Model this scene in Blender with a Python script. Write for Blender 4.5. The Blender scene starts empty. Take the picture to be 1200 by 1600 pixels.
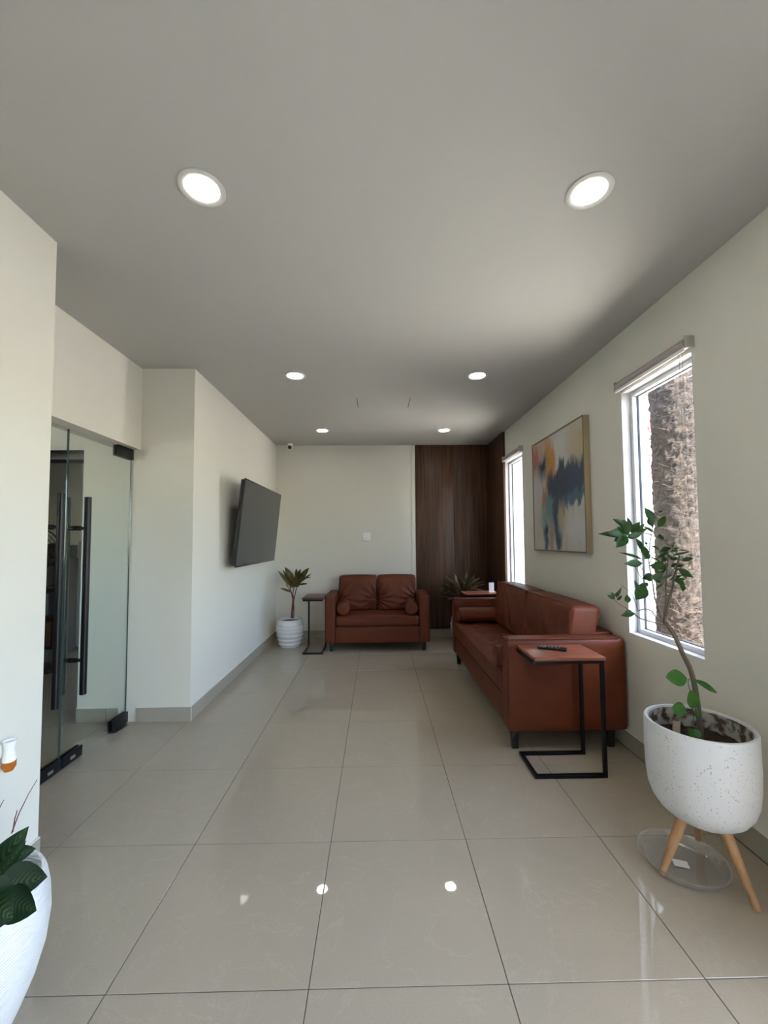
import bpy, bmesh, math, random
from mathutils import Vector, Matrix, noise
random.seed(7)
C = bpy.context.scene.collection
S = bpy.context.scene
PI = math.pi

# ------------------------------------------------------------------ camera
F, PITCH, YAW, ROLL, H, CX, CY = 640.1, .04804, .017445, -.007277, 1.3347, 600.0, 813.9
def basis():
    f = Vector((math.sin(YAW)*math.cos(PITCH), math.cos(YAW)*math.cos(PITCH), math.sin(PITCH)))
    r0 = Vector((math.cos(YAW), -math.sin(YAW), 0)); u0 = r0.cross(f)
    return (math.cos(ROLL)*r0+math.sin(ROLL)*u0, -math.sin(ROLL)*r0+math.cos(ROLL)*u0, f)
RT, UP, FW = basis()
cam_data = bpy.data.cameras.new('camera')
cam = bpy.data.objects.new('camera', cam_data); C.objects.link(cam); S.camera = cam
cam_data.sensor_fit = 'VERTICAL'; cam_data.sensor_height = 36
cam_data.lens = F/1600*36
cam_data.shift_y = (CY-800)/1600
cam_data.clip_start = .05
m = Matrix((RT, UP, -FW)).transposed().to_4x4(); m.translation = (0, 0, H); cam.matrix_world = m
def at(px, py, y=None, x=None, z=None):
    d = RT*((px-CX)/F)-UP*((py-CY)/F)+FW; o = Vector((0, 0, H))
    if y is not None: t = (y-o.y)/d.y
    elif x is not None: t = (x-o.x)/d.x
    else: t = (z-o.z)/d.z
    return o+d*t

# ------------------------------------------------------------------ sky, sun, exposure
SKY_STRENGTH = 1.30
SUN_STRENGTH = 46.0
LAMP_STRENGTH = 24.0
EXPOSURE = 0.82
w = bpy.data.worlds.new('sky'); S.world = w; w.use_nodes = True
nt = w.node_tree; bg = nt.nodes['Background']
sky = nt.nodes.new('ShaderNodeTexSky'); sky.sky_type = 'NISHITA'; sky.sun_disc = False
SUN_DIR = Vector((.30, -.45, .84)).normalized()
sky.sun_elevation = math.asin(SUN_DIR.z); sky.sun_rotation = math.atan2(SUN_DIR.x, SUN_DIR.y)
sky.air_density = 1.0; sky.dust_density = 1.0
nt.links.new(sky.outputs[0], bg.inputs[0]); bg.inputs[1].default_value = SKY_STRENGTH
sd = bpy.data.lights.new('sun', 'SUN'); sd.energy = SUN_STRENGTH; sd.angle = .009; sd.color = (1, .93, .83)
so = bpy.data.objects.new('sun', sd); C.objects.link(so); so.location = (3, -6, 9)
so.rotation_euler = SUN_DIR.to_track_quat('Z', 'Y').to_euler()
S.view_settings.view_transform = 'Standard'; S.view_settings.look = 'None'
S.view_settings.gamma = 1; S.view_settings.use_curve_mapping = False
S.view_settings.exposure = EXPOSURE
S.cycles.use_denoising = True
S.cycles.max_bounces = 14; S.cycles.diffuse_bounces = 8; S.cycles.transparent_max_bounces = 16
S.cycles.sample_clamp_indirect = 8
S.cycles.caustics_reflective = False; S.cycles.caustics_refractive = False
def portal(name, loc, rot, sx, sy):
    l = bpy.data.lights.new(name, 'AREA'); l.shape = 'RECTANGLE'; l.size = sx; l.size_y = sy
    l.cycles.is_portal = True
    o = bpy.data.objects.new(name, l); C.objects.link(o); o.location = loc; o.rotation_euler = rot
    return o
XR, XL, YB, ZC = 1.60, -1.405, 5.735, 2.68
YF = -1.7
GL = (-1.5, .80, .10, 2.25)       # side glazing beside the photographer
W1 = (2.005, 2.61, .737, 2.285)
W2 = (4.44, 5.07, .735, 2.30)
for n_, q in (('portal_glazing', GL), ('portal_near', W1), ('portal_far', W2)):
    portal(n_, (1.80, (q[0]+q[1])/2, (q[2]+q[3])/2), (0, PI/2, 0), q[3]-q[2]-.02, q[1]-q[0]-.02)

l_ = portal('portal_side_room', (-3.2, .26, 1.6), (PI/2, 0, 0), .98, .98)

# ------------------------------------------------------------------ materials
def mat(name, col, rough=.5, metal=0, **k):
    m = bpy.data.materials.new(name); m.use_nodes = True
    b = m.node_tree.nodes['Principled BSDF']
    b.inputs['Base Color'].default_value = (*col, 1); b.inputs['Roughness'].default_value = rough
    b.inputs['Metallic'].default_value = metal
    for a, v in k.items(): b.inputs[a.replace('_', ' ')].default_value = v
    return m
def N(m, t, **k):
    n = m.node_tree.nodes.new(t)
    for a, v in k.items():
        if a in n.inputs: n.inputs[a].default_value = v
        else: setattr(n, a, v)
    return n
def L(m, a, b): m.node_tree.links.new(a, b)
def B(m): return m.node_tree.nodes['Principled BSDF']
def coords(m, scale=(1, 1, 1), kind='Object', rot=(0, 0, 0)):
    tc = N(m, 'ShaderNodeTexCoord'); mp = N(m, 'ShaderNodeMapping')
    mp.inputs['Scale'].default_value = scale; mp.inputs['Rotation'].default_value = rot
    L(m, tc.outputs[kind], mp.inputs[0]); return mp.outputs[0]
def ramp(m, fac, stops):
    r = N(m, 'ShaderNodeValToRGB'); e = r.color_ramp.elements
    while len(e) < len(stops): e.new(.5)
    for i, (p, c) in enumerate(stops): e[i].position = p; e[i].color = (*c, 1)
    L(m, fac, r.inputs[0]); return r.outputs[0]
def bump(m, fac, strength, dist=.01):
    b = N(m, 'ShaderNodeBump', Strength=strength, Distance=dist); L(m, fac, b.inputs['Height'])
    L(m, b.outputs[0], B(m).inputs['Normal']); return b
def noise_tex(m, co, scale, detail=4, rough=.5):
    n = N(m, 'ShaderNodeTexNoise', Scale=scale, Detail=detail, Roughness=rough); L(m, co, n.inputs['Vector']); return n.outputs['Fac']

def plaster(name, col):
    m = mat(name, col, .75); co = coords(m)
    n = noise_tex(m, co, 160, 3); bump(m, n, .12, .002)
    return m
M = {}
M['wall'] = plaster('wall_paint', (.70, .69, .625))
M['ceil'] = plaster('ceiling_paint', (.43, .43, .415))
M['reveal'] = plaster('white_paint', (.66, .67, .69))
m = mat('floor_tile', (.5, .47, .42), .02, Coat_Weight=.0, IOR=1.5); co = coords(m, kind='Object')
oi = N(m, 'ShaderNodeObjectInfo')
ad = N(m, 'ShaderNodeVectorMath', operation='ADD'); sc = N(m, 'ShaderNodeVectorMath', operation='SCALE'); sc.inputs['Scale'].default_value = 9
cb = N(m, 'ShaderNodeCombineXYZ'); L(m, oi.outputs['Random'], cb.inputs[0]); L(m, oi.outputs['Random'], cb.inputs[1]); L(m, cb.outputs[0], sc.inputs[0])
L(m, co, ad.inputs[0]); L(m, sc.outputs[0], ad.inputs[1])
nz = N(m, 'ShaderNodeTexNoise', Scale=3.0, Detail=6, Roughness=.55, Distortion=1.6); L(m, ad.outputs[0], nz.inputs['Vector'])
c1 = ramp(m, nz.outputs['Fac'], [(0, (.405, .350, .278)), (.490, (.400, .346, .274)), (.5, (.425, .371, .298)), (.510, (.400, .346, .274)), (1, (.386, .334, .264))])
nf = N(m, 'ShaderNodeTexNoise', Scale=220, Detail=2); L(m, ad.outputs[0], nf.inputs['Vector'])
mx = N(m, 'ShaderNodeMix', data_type='RGBA', blend_type='OVERLAY'); mx.inputs[0].default_value = .12
L(m, c1, mx.inputs[6]); L(m, nf.outputs['Fac'], mx.inputs[7]); L(m, mx.outputs[2], B(m).inputs['Base Color'])
M['tile'] = m
M['skirt'] = mat('skirting_tile', (.37, .34, .28), .22)
M['grout'] = mat('grout', (.10, .09, .08), .9)
M['caulk'] = mat('caulk', (.75, .73, .66), .6)
def leather(name, col):
    m = mat(name, col, .48, Specular_IOR_Level=.26); co = coords(m)
    v = N(m, 'ShaderNodeTexVoronoi', Scale=320); L(m, co, v.inputs['Vector'])
    n = noise_tex(m, co, 7, 4)
    a = N(m, 'ShaderNodeMath', operation='MULTIPLY_ADD'); a.inputs[1].default_value = 6.0
    L(m, n, a.inputs[0]); L(m, v.outputs['Distance'], a.inputs[2])
    bump(m, a.outputs[0], .22, .0022)
    c = ramp(m, n, [(.3, tuple(x*.88 for x in col)), (.7, tuple(x*1.1 for x in col))]); L(m, c, B(m).inputs['Base Color'])
    return m
M['leather'] = leather('cognac_leather', (.125, .030, .012))
M['stake'] = mat('weathered_wood', (.24, .19, .13), .8)
M['piping'] = leather('piping_leather', (.07, .017, .009))
def woodmat(name, c1, c2, scale=(14, 14, 1.1), rough=.4, c3=None):
    m = mat(name, c1, rough); co = coords(m, scale)
    n = N(m, 'ShaderNodeTexNoise', Scale=2.2, Detail=7, Roughness=.62, Distortion=.5); L(m, co, n.inputs['Vector'])
    c = ramp(m, n.outputs['Fac'], [(.32, c1), (.5, c3 or tuple((a+b)/2 for a, b in zip(c1, c2))), (.7, c2)])
    L(m, c, B(m).inputs['Base Color']); bump(m, n.outputs['Fac'], .08, .002); return m
M['panelwood'] = woodmat('walnut_panel', (.030, .014, .008), (.100, .050, .028), (16, 16, .55), .45)
B(M['panelwood']).inputs['Specular IOR Level'].default_value = .3
M['tablewood'] = woodmat('table_wood', (.17, .045, .022), (.36, .125, .07), (1.6, 18, 18), .28)
M['tabledark'] = woodmat('dark_table_wood', (.07, .03, .02), (.14, .06, .04), (18, 1.6, 18), .35)
M['legwood'] = woodmat('beech_leg', (.36, .19, .082), (.50, .29, .145), (22, 22, 2), .5)
M['black'] = mat('black_metal', (.005, .005, .006), .36, Specular_IOR_Level=.3)
M['blackgloss'] = mat('black_plastic', (.014, .014, .015), .25)
M['screen'] = mat('tv_screen', (.030, .034, .036), .12)
M['white'] = mat('white_plastic', (.88, .88, .87), .35)
M['ring'] = mat('lamp_ring', (.58, .58, .56), .5)
M['chrome'] = mat('steel', (.55, .55, .55), .3, 1)
M['alu'] = mat('white_aluminium', (.70, .71, .73), .35)
M['gasket'] = mat('gasket_rubber', (.02, .025, .03), .6)
M['soil'] = mat('soil', (.035, .02, .013), .95); co = coords(M['soil']); bump(M['soil'], noise_tex(M['soil'], co, 60), 1, .02)
m = mat('lamp_lens', (1, 1, 1), .5); B(m).inputs['Emission Color'].default_value = (1, .97, .90, 1); B(m).inputs['Emission Strength'].default_value = LAMP_STRENGTH
M['lens'] = m
def glass(name, tint=(1, 1, 1), f0=.04, rough=0.0):
    # thin pane: every face passes light straight through and mirrors a Schlick share of it, the same from both sides
    m = bpy.data.materials.new(name); m.use_nodes = True; m.node_tree.nodes.clear()
    o = N(m, 'ShaderNodeOutputMaterial'); mx = N(m, 'ShaderNodeMixShader')
    tr = N(m, 'ShaderNodeBsdfTransparent'); gl = N(m, 'ShaderNodeBsdfGlossy'); lw = N(m, 'ShaderNodeLayerWeight', Blend=.5)
    pw = N(m, 'ShaderNodeMath', operation='POWER'); pw.inputs[1].default_value = 5; L(m, lw.outputs['Facing'], pw.inputs[0])
    ma = N(m, 'ShaderNodeMath', operation='MULTIPLY_ADD'); ma.inputs[1].default_value = 1-f0; ma.inputs[2].default_value = f0; L(m, pw.outputs[0], ma.inputs[0])
    tr.inputs[0].default_value = (*tint, 1); gl.inputs['Roughness'].default_value = rough
    L(m, ma.outputs[0], mx.inputs[0]); L(m, tr.outputs[0], mx.inputs[1]); L(m, gl.outputs[0], mx.inputs[2]); L(m, mx.outputs[0], o.inputs[0])
    return m
M['glass'] = glass('window_glass', (.985, .99, .988))
M['doorglass'] = glass('door_glass', (.94, .968, .952))
M['glassedge'] = mat('polished_glass_edge', (.06, .10, .09), .1)
M['plastic'] = glass('clear_plastic', (.975, .975, .978), .08, .04)
m = M['plastic']; out_ = [n for n in m.node_tree.nodes if n.type == 'OUTPUT_MATERIAL'][0]; src = out_.inputs[0].links[0].from_socket
df = N(m, 'ShaderNodeBsdfDiffuse'); df.inputs[0].default_value = (.85, .85, .87, 1); m2 = N(m, 'ShaderNodeMixShader'); m2.inputs[0].default_value = .07
L(m, src, m2.inputs[1]); L(m, df.outputs[0], m2.inputs[2]); L(m, m2.outputs[0], out_.inputs[0])
m = mat('terrazzo_pot', (.66, .67, .69), .5); co = coords(m)
v = N(m, 'ShaderNodeTexVoronoi', Scale=125); L(m, co, v.inputs['Vector'])
n2 = noise_tex(m, co, 22, 3)
th = N(m, 'ShaderNodeMath', operation='MULTIPLY'); L(m, n2, th.inputs[0]); th.inputs[1].default_value = .50
lt = N(m, 'ShaderNodeMath', operation='LESS_THAN'); L(m, v.outputs['Distance'], lt.inputs[0]); L(m, th.outputs[0], lt.inputs[1])
cr = N(m, 'ShaderNodeSeparateColor'); L(m, v.outputs['Color'], cr.inputs[0])
g2 = N(m, 'ShaderNodeMath', operation='GREATER_THAN'); L(m, cr.outputs[0], g2.inputs[0]); g2.inputs[1].default_value = .70
mu = N(m, 'ShaderNodeMath', operation='MULTIPLY'); L(m, lt.outputs[0], mu.inputs[0]); L(m, g2.outputs[0], mu.inputs[1])
c = ramp(m, mu.outputs[0], [(0, (.66, .67, .69)), (1, (.36, .35, .335))]); L(m, c, B(m).inputs['Base Color']); M['terrazzo'] = m
m = mat('pot_inside', (.42, .41, .39), .9); co = coords(m); c = ramp(m, noise_tex(m, co, 30, 5), [(.45, (.45, .44, .42)), (.58, (.10, .07, .05))]); L(m, c, B(m).inputs['Base Color']); M['potin'] = m
M['ceramic'] = mat('white_ceramic', (.72, .73, .75), .22)
m = mat('ridged_ceramic', (.80, .80, .81), .35); co = coords(m, (1, 1, 1), rot=(0, .25, 0))
wv = N(m, 'ShaderNodeTexWave', Scale=42, Distortion=1.5, bands_direction='Z'); wv.inputs['Detail'].default_value = 1; L(m, co, wv.inputs['Vector'])
bump(m, wv.outputs['Fac'], .5, .004); M['ridged'] = m
def leafmat(name, c1, c2, rough=.4, scale=30, tr=.25):
    m = mat(name, c1, rough, Specular_IOR_Level=.22); co = coords(m)
    c = ramp(m, noise_tex(m, co, scale, 3), [(.35, c1), (.65, c2)]); L(m, c, B(m).inputs['Base Color'])
    t = m.node_tree; out = [n for n in t.nodes if n.type == 'OUTPUT_MATERIAL'][0]
    tl = N(m, 'ShaderNodeBsdfTranslucent'); tl.inputs[0].default_value = (*[min(1, x*1.6) for x in c2], 1)
    mx = N(m, 'ShaderNodeMixShader'); mx.inputs[0].default_value = tr
    L(m, B(m).outputs[0], mx.inputs[1]); L(m, tl.outputs[0], mx.inputs[2]); L(m, mx.outputs[0], out.inputs[0])
    return m
M['leaf'] = leafmat('citrus_leaf', (.014, .042, .012), (.032, .085, .020), .35, 30, .14)
M['leafbright'] = leafmat('young_leaf', (.030, .105, .016), (.055, .17, .028), .35, 30, .2)
M['cordy'] = leafmat('cordyline_leaf', (.045, .040, .012), (.12, .095, .025), .35, 20)
M['cordydark'] = leafmat('dark_leaf', (.020, .018, .009), (.065, .052, .024), .35, 14)
M['cordypale'] = leafmat('pale_leaf', (.10, .07, .04), (.19, .14, .085), .35, 14)
m = mat('patterned_leaf', (.02, .06, .03), .35, Specular_IOR_Level=.25); co = coords(m, kind='UV')
sp = N(m, 'ShaderNodeSeparateXYZ'); L(m, co, sp.inputs[0])
d1 = N(m, 'ShaderNodeMath', operation='SUBTRACT'); L(m, sp.outputs[0], d1.inputs[0]); d1.inputs[1].default_value = .5
d2 = N(m, 'ShaderNodeMath', operation='ABSOLUTE'); L(m, d1.outputs[0], d2.inputs[0])
d3 = N(m, 'ShaderNodeMath', operation='MULTIPLY_ADD'); L(m, d2.outputs[0], d3.inputs[0]); d3.inputs[1].default_value = -.55; L(m, sp.outputs[1], d3.inputs[2])
cb = N(m, 'ShaderNodeCombineXYZ'); L(m, d3.outputs[0], cb.inputs[0]); L(m, d1.outputs[0], cb.inputs[1])
wv = N(m, 'ShaderNodeTexWave', Scale=3.2, Distortion=1.2, bands_direction='X'); wv.inputs['Detail'].default_value = 2; L(m, cb.outputs[0], wv.inputs['Vector'])
ct = N(m, 'ShaderNodeMapRange'); ct.inputs['From Min'].default_value = .05; ct.inputs['From Max'].default_value = .32; ct.inputs['To Min'].default_value = 1; ct.inputs['To Max'].default_value = .25; L(m, d2.outputs[0], ct.inputs['Value'])
mu = N(m, 'ShaderNodeMath', operation='MULTIPLY'); L(m, wv.outputs['Fac'], mu.inputs[0]); L(m, ct.outputs[0], mu.inputs[1])
c = ramp(m, mu.outputs[0], [(.2, (.012, .034, .014)), (.6, (.030, .065, .026)), (1, (.075, .12, .045))]); L(m, c, B(m).inputs['Base Color']); M['patleaf'] = m
m = mat('citrus_bark', (.13, .11, .08), .8); co = coords(m); bump(m, noise_tex(m, co, 90), .6, .004); M['bark'] = m
M['twig'] = mat('green_twig', (.05, .06, .03), .6)
M['stemred'] = mat('red_stem', (.13, .035, .045), .5)
M['stem'] = mat('dark_stem', (.05, .035, .02), .7)
m = mat('palm_bark', (.2, .13, .08), .95); co = coords(m, (1, 1, 4.5))
n1 = N(m, 'ShaderNodeTexNoise', Scale=13, Detail=10, Roughness=.78, Distortion=.7); L(m, co, n1.inputs['Vector'])
c = ramp(m, n1.outputs['Fac'], [(.37, (.0012, .0008, .0006)), (.46, (.008, .005, .0034)), (.55, (.028, .0175, .0115)), (.70, (.085, .058, .039))])
L(m, c, B(m).inputs['Base Color']); bump(m, n1.outputs['Fac'], 1.0, .02); M['palm'] = m
M['extwhite'] = mat('exterior_white', (.82, .83, .84), .8)
M['extpink'] = mat('exterior_pink', (.70, .42, .40), .8)
M['extred'] = mat('exterior_red', (.55, .08, .10), .7)
m = mat('ground', (.42, .36, .29), .95); co = coords(m); c = ramp(m, noise_tex(m, co, 4, 8), [(.3, (.58, .55, .50)), (.7, (.72, .69, .63))]); L(m, c, B(m).inputs['Base Color']); M['ground'] = m
M['dark_ground'] = mat('dark_ground', (.05, .05, .052), .9)  # for the ground added to cut bounce light
M['blind'] = mat('blind_fabric', (.42, .36, .36), .38, .15)
M['blindend'] = mat('blind_end', (.38, .38, .33), .5)
M['gold'] = mat('champagne_frame', (.36, .29, .18), .45, .15)
M['brownedge'] = mat('brown_edge', (.07, .045, .03), .5)
M['amber'] = mat('amber_liquid', (.75, .22, .02), .12, Transmission_Weight=.5)
M['paper'] = mat('paper', (.80, .80, .80), .7)
M['greybox'] = mat('grey_carton', (.18, .18, .17), .6)
M['brownbox'] = mat('brown_carton', (.12, .05, .025), .8)
M['darkshelf'] = mat('dark_shelf', (.014, .012, .011), .5)
M['cabinet'] = mat('cabinet_grey', (.42, .42, .41), .5)

# the painting: flat print built from soft and hard blobs in canvas coordinates (x across 0..1, y up 0..1)
def painting_material():
    m = mat('abstract_painting', (.5, .48, .42), .6)
    co = coords(m, kind='UV')
    nw = N(m, 'ShaderNodeTexNoise', Scale=5, Detail=6, Roughness=.65)
    mp = N(m, 'ShaderNodeMapping'); mp.inputs['Scale'].default_value = (1.9, .55, 1); L(m, co, mp.inputs[0]); L(m, mp.outputs[0], nw.inputs['Vector'])
    sb = N(m, 'ShaderNodeVectorMath', operation='SUBTRACT'); L(m, nw.outputs['Color'], sb.inputs[0]); sb.inputs[1].default_value = (.5, .5, .5)
    ml = N(m, 'ShaderNodeVectorMath', operation='MULTIPLY'); L(m, sb.outputs[0], ml.inputs[0]); ml.inputs[1].default_value = (.18, .32, 0)
    adv = N(m, 'ShaderNodeVectorMath', operation='ADD'); L(m, co, adv.inputs[0]); L(m, ml.outputs[0], adv.inputs[1])
    nw2 = N(m, 'ShaderNodeTexNoise', Scale=16, Detail=7, Roughness=.7); mp2 = N(m, 'ShaderNodeMapping'); mp2.inputs['Scale'].default_value = (1.6, .6, 1); mp2.inputs['Location'].default_value = (3, 5, 0); L(m, co, mp2.inputs[0]); L(m, mp2.outputs[0], nw2.inputs['Vector'])
    sb2 = N(m, 'ShaderNodeVectorMath', operation='SUBTRACT'); L(m, nw2.outputs['Color'], sb2.inputs[0]); sb2.inputs[1].default_value = (.5, .5, .5)
    ml2 = N(m, 'ShaderNodeVectorMath', operation='MULTIPLY'); L(m, sb2.outputs[0], ml2.inputs[0]); ml2.inputs[1].default_value = (.10, .16, 0)
    adv2 = N(m, 'ShaderNodeVectorMath', operation='ADD'); L(m, adv.outputs[0], adv2.inputs[0]); L(m, ml2.outputs[0], adv2.inputs[1]); adv = adv2
    warped = adv.outputs[0]
    base = ramp(m, nw.outputs['Fac'], [(.3, (.40, .36, .28)), (.5, (.52, .50, .45)), (.7, (.46, .40, .30))])
    cur = base
    blobs = [ # cx, cy, rx, ry, colour, softness, weight
        (.62, .86, .22, .16, (.52, .52, .53), .5, .9), (.90, .80, .16, .22, (.42, .34, .20), .5, .7),
        (.04, .86, .16, .16, (.40, .10, .07), .6, .9), (.33, .82, .06, .24, (.50, .24, .06), .35, 1),
        (.43, .74, .07, .20, (.52, .23, .04), .35, 1), (.27, .98, .1, .10, (.42, .33, .22), .5, .7),
        (.22, .73, .13, .11, (.11, .15, .20), .4, 1), (.21, .75, .07, .065, (.012, .018, .032), .3, 1),
        (.33, .62, .05, .12, (.50, .26, .07), .5, .9), (.12, .56, .13, .16, (.50, .50, .52), .5, .8),
        (.25, .43, .06, .10, (.45, .17, .03), .4, 1), (.36, .37, .10, .16, (.12, .24, .25), .5, .95),
        (.22, .28, .07, .14, (.22, .32, .29), .5, .9), (.68, .56, .34, .15, (.038, .052, .080), .2, 1),
        (.62, .68, .06, .12, (.045, .06, .09), .25, 1), (.88, .56, .20, .14, (.05, .07, .12), .3, 1),
        (.42, .56, .09, .12, (.04, .06, .10), .3, 1), (.55, .40, .11, .18, (.045, .055, .085), .3, 1),
        (.86, .43, .20, .05, (.07, .14, .19), .35, 1), (.55, .30, .12, .22, (.040, .070, .110), .3, 1), (.53, .14, .07, .17, (.035, .085, .14), .35, 1),
        (.40, .10, .04, .14, (.28, .18, .12), .5, .8), (.27, .10, .05, .17, (.06, .13, .18), .4, 1),
        (.28, .20, .045, .03, (.01, .04, .07), .3, 1), (.62, .26, .08, .14, (.48, .42, .30), .5, .8),
        (.90, .16, .22, .16, (.55, .56, .60), .5, .8), (.08, .22, .1, .2, (.48, .44, .42), .6, .6)]
    sp = N(m, 'ShaderNodeSeparateXYZ'); L(m, warped, sp.inputs[0])
    for cx, cy, rx, ry, colr, soft, wt in blobs:
        a = N(m, 'ShaderNodeVectorMath', operation='SUBTRACT'); L(m, warped, a.inputs[0]); a.inputs[1].default_value = (cx, cy, 0)
        b = N(m, 'ShaderNodeVectorMath', operation='MULTIPLY'); L(m, a.outputs[0], b.inputs[0]); b.inputs[1].default_value = (1/rx, 1/ry, 0)
        ln = N(m, 'ShaderNodeVectorMath', operation='LENGTH'); L(m, b.outputs[0], ln.inputs[0])
        mr = N(m, 'ShaderNodeMapRange'); mr.inputs['From Min'].default_value = 1-soft; mr.inputs['From Max'].default_value = 1+soft
        mr.inputs['To Min'].default_value = wt; mr.inputs['To Max'].default_value = 0; L(m, ln.outputs['Value'], mr.inputs['Value'])
        mx = N(m, 'ShaderNodeMix', data_type='RGBA'); L(m, mr.outputs[0], mx.inputs[0]); L(m, cur, mx.inputs[6]); mx.inputs[7].default_value = (*colr, 1)
        cur = mx.outputs[2]
    L(m, cur, B(m).inputs['Base Color'])
    return m
M['painting'] = painting_material()

# ------------------------------------------------------------------ mesh helpers
def obj(name, bm, mt, parent=None, smooth=True, angle=40, loc=None):
    me = bpy.data.meshes.new(name); bmesh.ops.recalc_face_normals(bm, faces=bm.faces) if bm.faces else None
    bm.to_mesh(me); bm.free()
    o = bpy.data.objects.new(name, me); C.objects.link(o)
    if isinstance(mt, (list, tuple)):
        for x in mt: me.materials.append(x)
    else: me.materials.append(mt)
    if smooth and len(me.polygons):
        me.polygons.foreach_set('use_smooth', [True]*len(me.polygons))
        me.set_sharp_from_angle(angle=math.radians(angle))
    if parent: o.parent = parent
    if loc: o.location = loc
    return o
def thing(name, label, cat, loc=(0, 0, 0), rz=0, group=None):
    o = bpy.data.objects.new(name, None); C.objects.link(o); o.location = loc; o.rotation_euler = (0, 0, rz); o.empty_display_size = .1
    o['label'] = label; o['category'] = cat
    if group: o['group'] = group
    return o
def tag(o, label, cat, group=None):
    o['label'] = label; o['category'] = cat
    if group: o['group'] = group
    return o
def struct(o): o['kind'] = 'structure'; return o
def sempty(name, loc=(0, 0, 0)):
    o = bpy.data.objects.new(name, None); C.objects.link(o); o.location = loc; o['kind'] = 'structure'; return o
def box(bm, lo, hi, bev=0, seg=2):
    t = bmesh.new(); bmesh.ops.create_cube(t, size=1)
    s = [hi[i]-lo[i] for i in range(3)]
    for v in t.verts: v.co = Vector([lo[i]+(v.co[i]+.5)*s[i] for i in range(3)])
    if bev: bmesh.ops.bevel(t, geom=t.edges[:], offset=bev, segments=seg, profile=.5, affect='EDGES')
    me = bpy.data.meshes.new('t'); t.to_mesh(me); t.free(); bm.from_mesh(me); bpy.data.meshes.remove(me)
    return bm
def nb(*boxes):
    bm = bmesh.new()
    for b in boxes: box(bm, *b)
    return bm
def tube(bm, pts, rad, n=8, cap=True):
    pts = [Vector(p) for p in pts]
    if not isinstance(rad, (list, tuple)): rad = [rad]*len(pts)
    rings = []; prev = None
    for i, p in enumerate(pts):
        d = (pts[min(i+1, len(pts)-1)]-pts[max(i-1, 0)]).normalized()
        if prev is None:
            a = Vector((0, 0, 1)) if abs(d.z) < .9 else Vector((1, 0, 0))
            u = d.cross(a).normalized()
        else: u = (prev-d*prev.dot(d)).normalized()
        prev = u; v = d.cross(u)
        rings.append([bm.verts.new(p+(u*math.cos(2*PI*k/n)+v*math.sin(2*PI*k/n))*rad[i]) for k in range(n)])
    for a, b in zip(rings, rings[1:]):
        for k in range(n): bm.faces.new((a[k], a[(k+1) % n], b[(k+1) % n], b[k]))
    if cap: bm.faces.new(rings[0][::-1]); bm.faces.new(rings[-1])
    return bm
def smoothpath(pts, n=4):
    pts = [Vector(p) for p in pts]; out = []
    for i in range(len(pts)-1):
        p0 = pts[max(i-1, 0)]; p1 = pts[i]; p2 = pts[i+1]; p3 = pts[min(i+2, len(pts)-1)]
        for k in range(n):
            t = k/n
            out.append(.5*((2*p1)+(p2-p0)*t+(2*p0-5*p1+4*p2-p3)*t*t+(3*p1-p0-3*p2+p3)*t**3))
    out.append(pts[-1]); return out
def lathe(bm, prof, n=48, closed=False):
    rings = []
    for r, z in prof:
        if r < 1e-6: rings.append([bm.verts.new((0, 0, z))])
        else: rings.append([bm.verts.new((r*math.cos(2*PI*k/n), r*math.sin(2*PI*k/n), z)) for k in range(n)])
    for a, b in zip(rings, rings[1:]):
        for k in range(n):
            k2 = (k+1) % n
            if len(a) == 1 and len(b) == 1: continue
            if len(a) == 1: bm.faces.new((a[0], b[k2], b[k]))
            elif len(b) == 1: bm.faces.new((a[k], a[k2], b[0]))
            else: bm.faces.new((a[k], a[k2], b[k2], b[k]))
    return bm
def cushion(lo, hi, r=.04, bulge=(0, 0, 0), n=18, fn=None):
    """rounded, stuffed box; bulge = how far each pair of faces swells"""
    bm = bmesh.new(); lo = Vector(lo); hi = Vector(hi); c = (lo+hi)/2; h = (hi-lo)/2
    vm = {}
    def key(p): return tuple(round(x, 5) for x in p)
    def vert(p):
        k = key(p)
        if k not in vm:
            u = Vector(p)
            q = Vector([math.copysign(abs(x), x) for x in u])
            pos = Vector([u[i]*h[i] for i in range(3)])
            inner = Vector([max(-h[i]+r, min(h[i]-r, pos[i])) for i in range(3)])
            d = pos-inner
            if d.length > 1e-9: pos = inner+d.normalized()*min(r, d.length if d.length < r else r)
            for i in range(3):
                if bulge[i]:
                    a, b = [j for j in range(3) if j != i]
                    f = (1-abs(u[a])**2.4)*(1-abs(u[b])**2.4)
                    pos[i] += u[i]*bulge[i]*f
            if fn: pos = fn(pos, u, h)
            vm[k] = bm.verts.new(c+pos)
        return vm[k]
    g = [-1+2*i/n for i in range(n+1)]
    g = [math.copysign(abs(x)**.75, x) for x in g]
    for ax in range(3):
        for s in (-1, 1):
            a, b = [j for j in range(3) if j != ax]
            for i in range(n):
                for j in range(n):
                    q = []
                    for (ii, jj) in ((i, j), (i+1, j), (i+1, j+1), (i, j+1)):
                        p = [0, 0, 0]; p[ax] = s; p[a] = g[ii]; p[b] = g[jj]; q.append(vert(p))
                    try: bm.faces.new(q)
                    except ValueError: pass
    return bm
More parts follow.
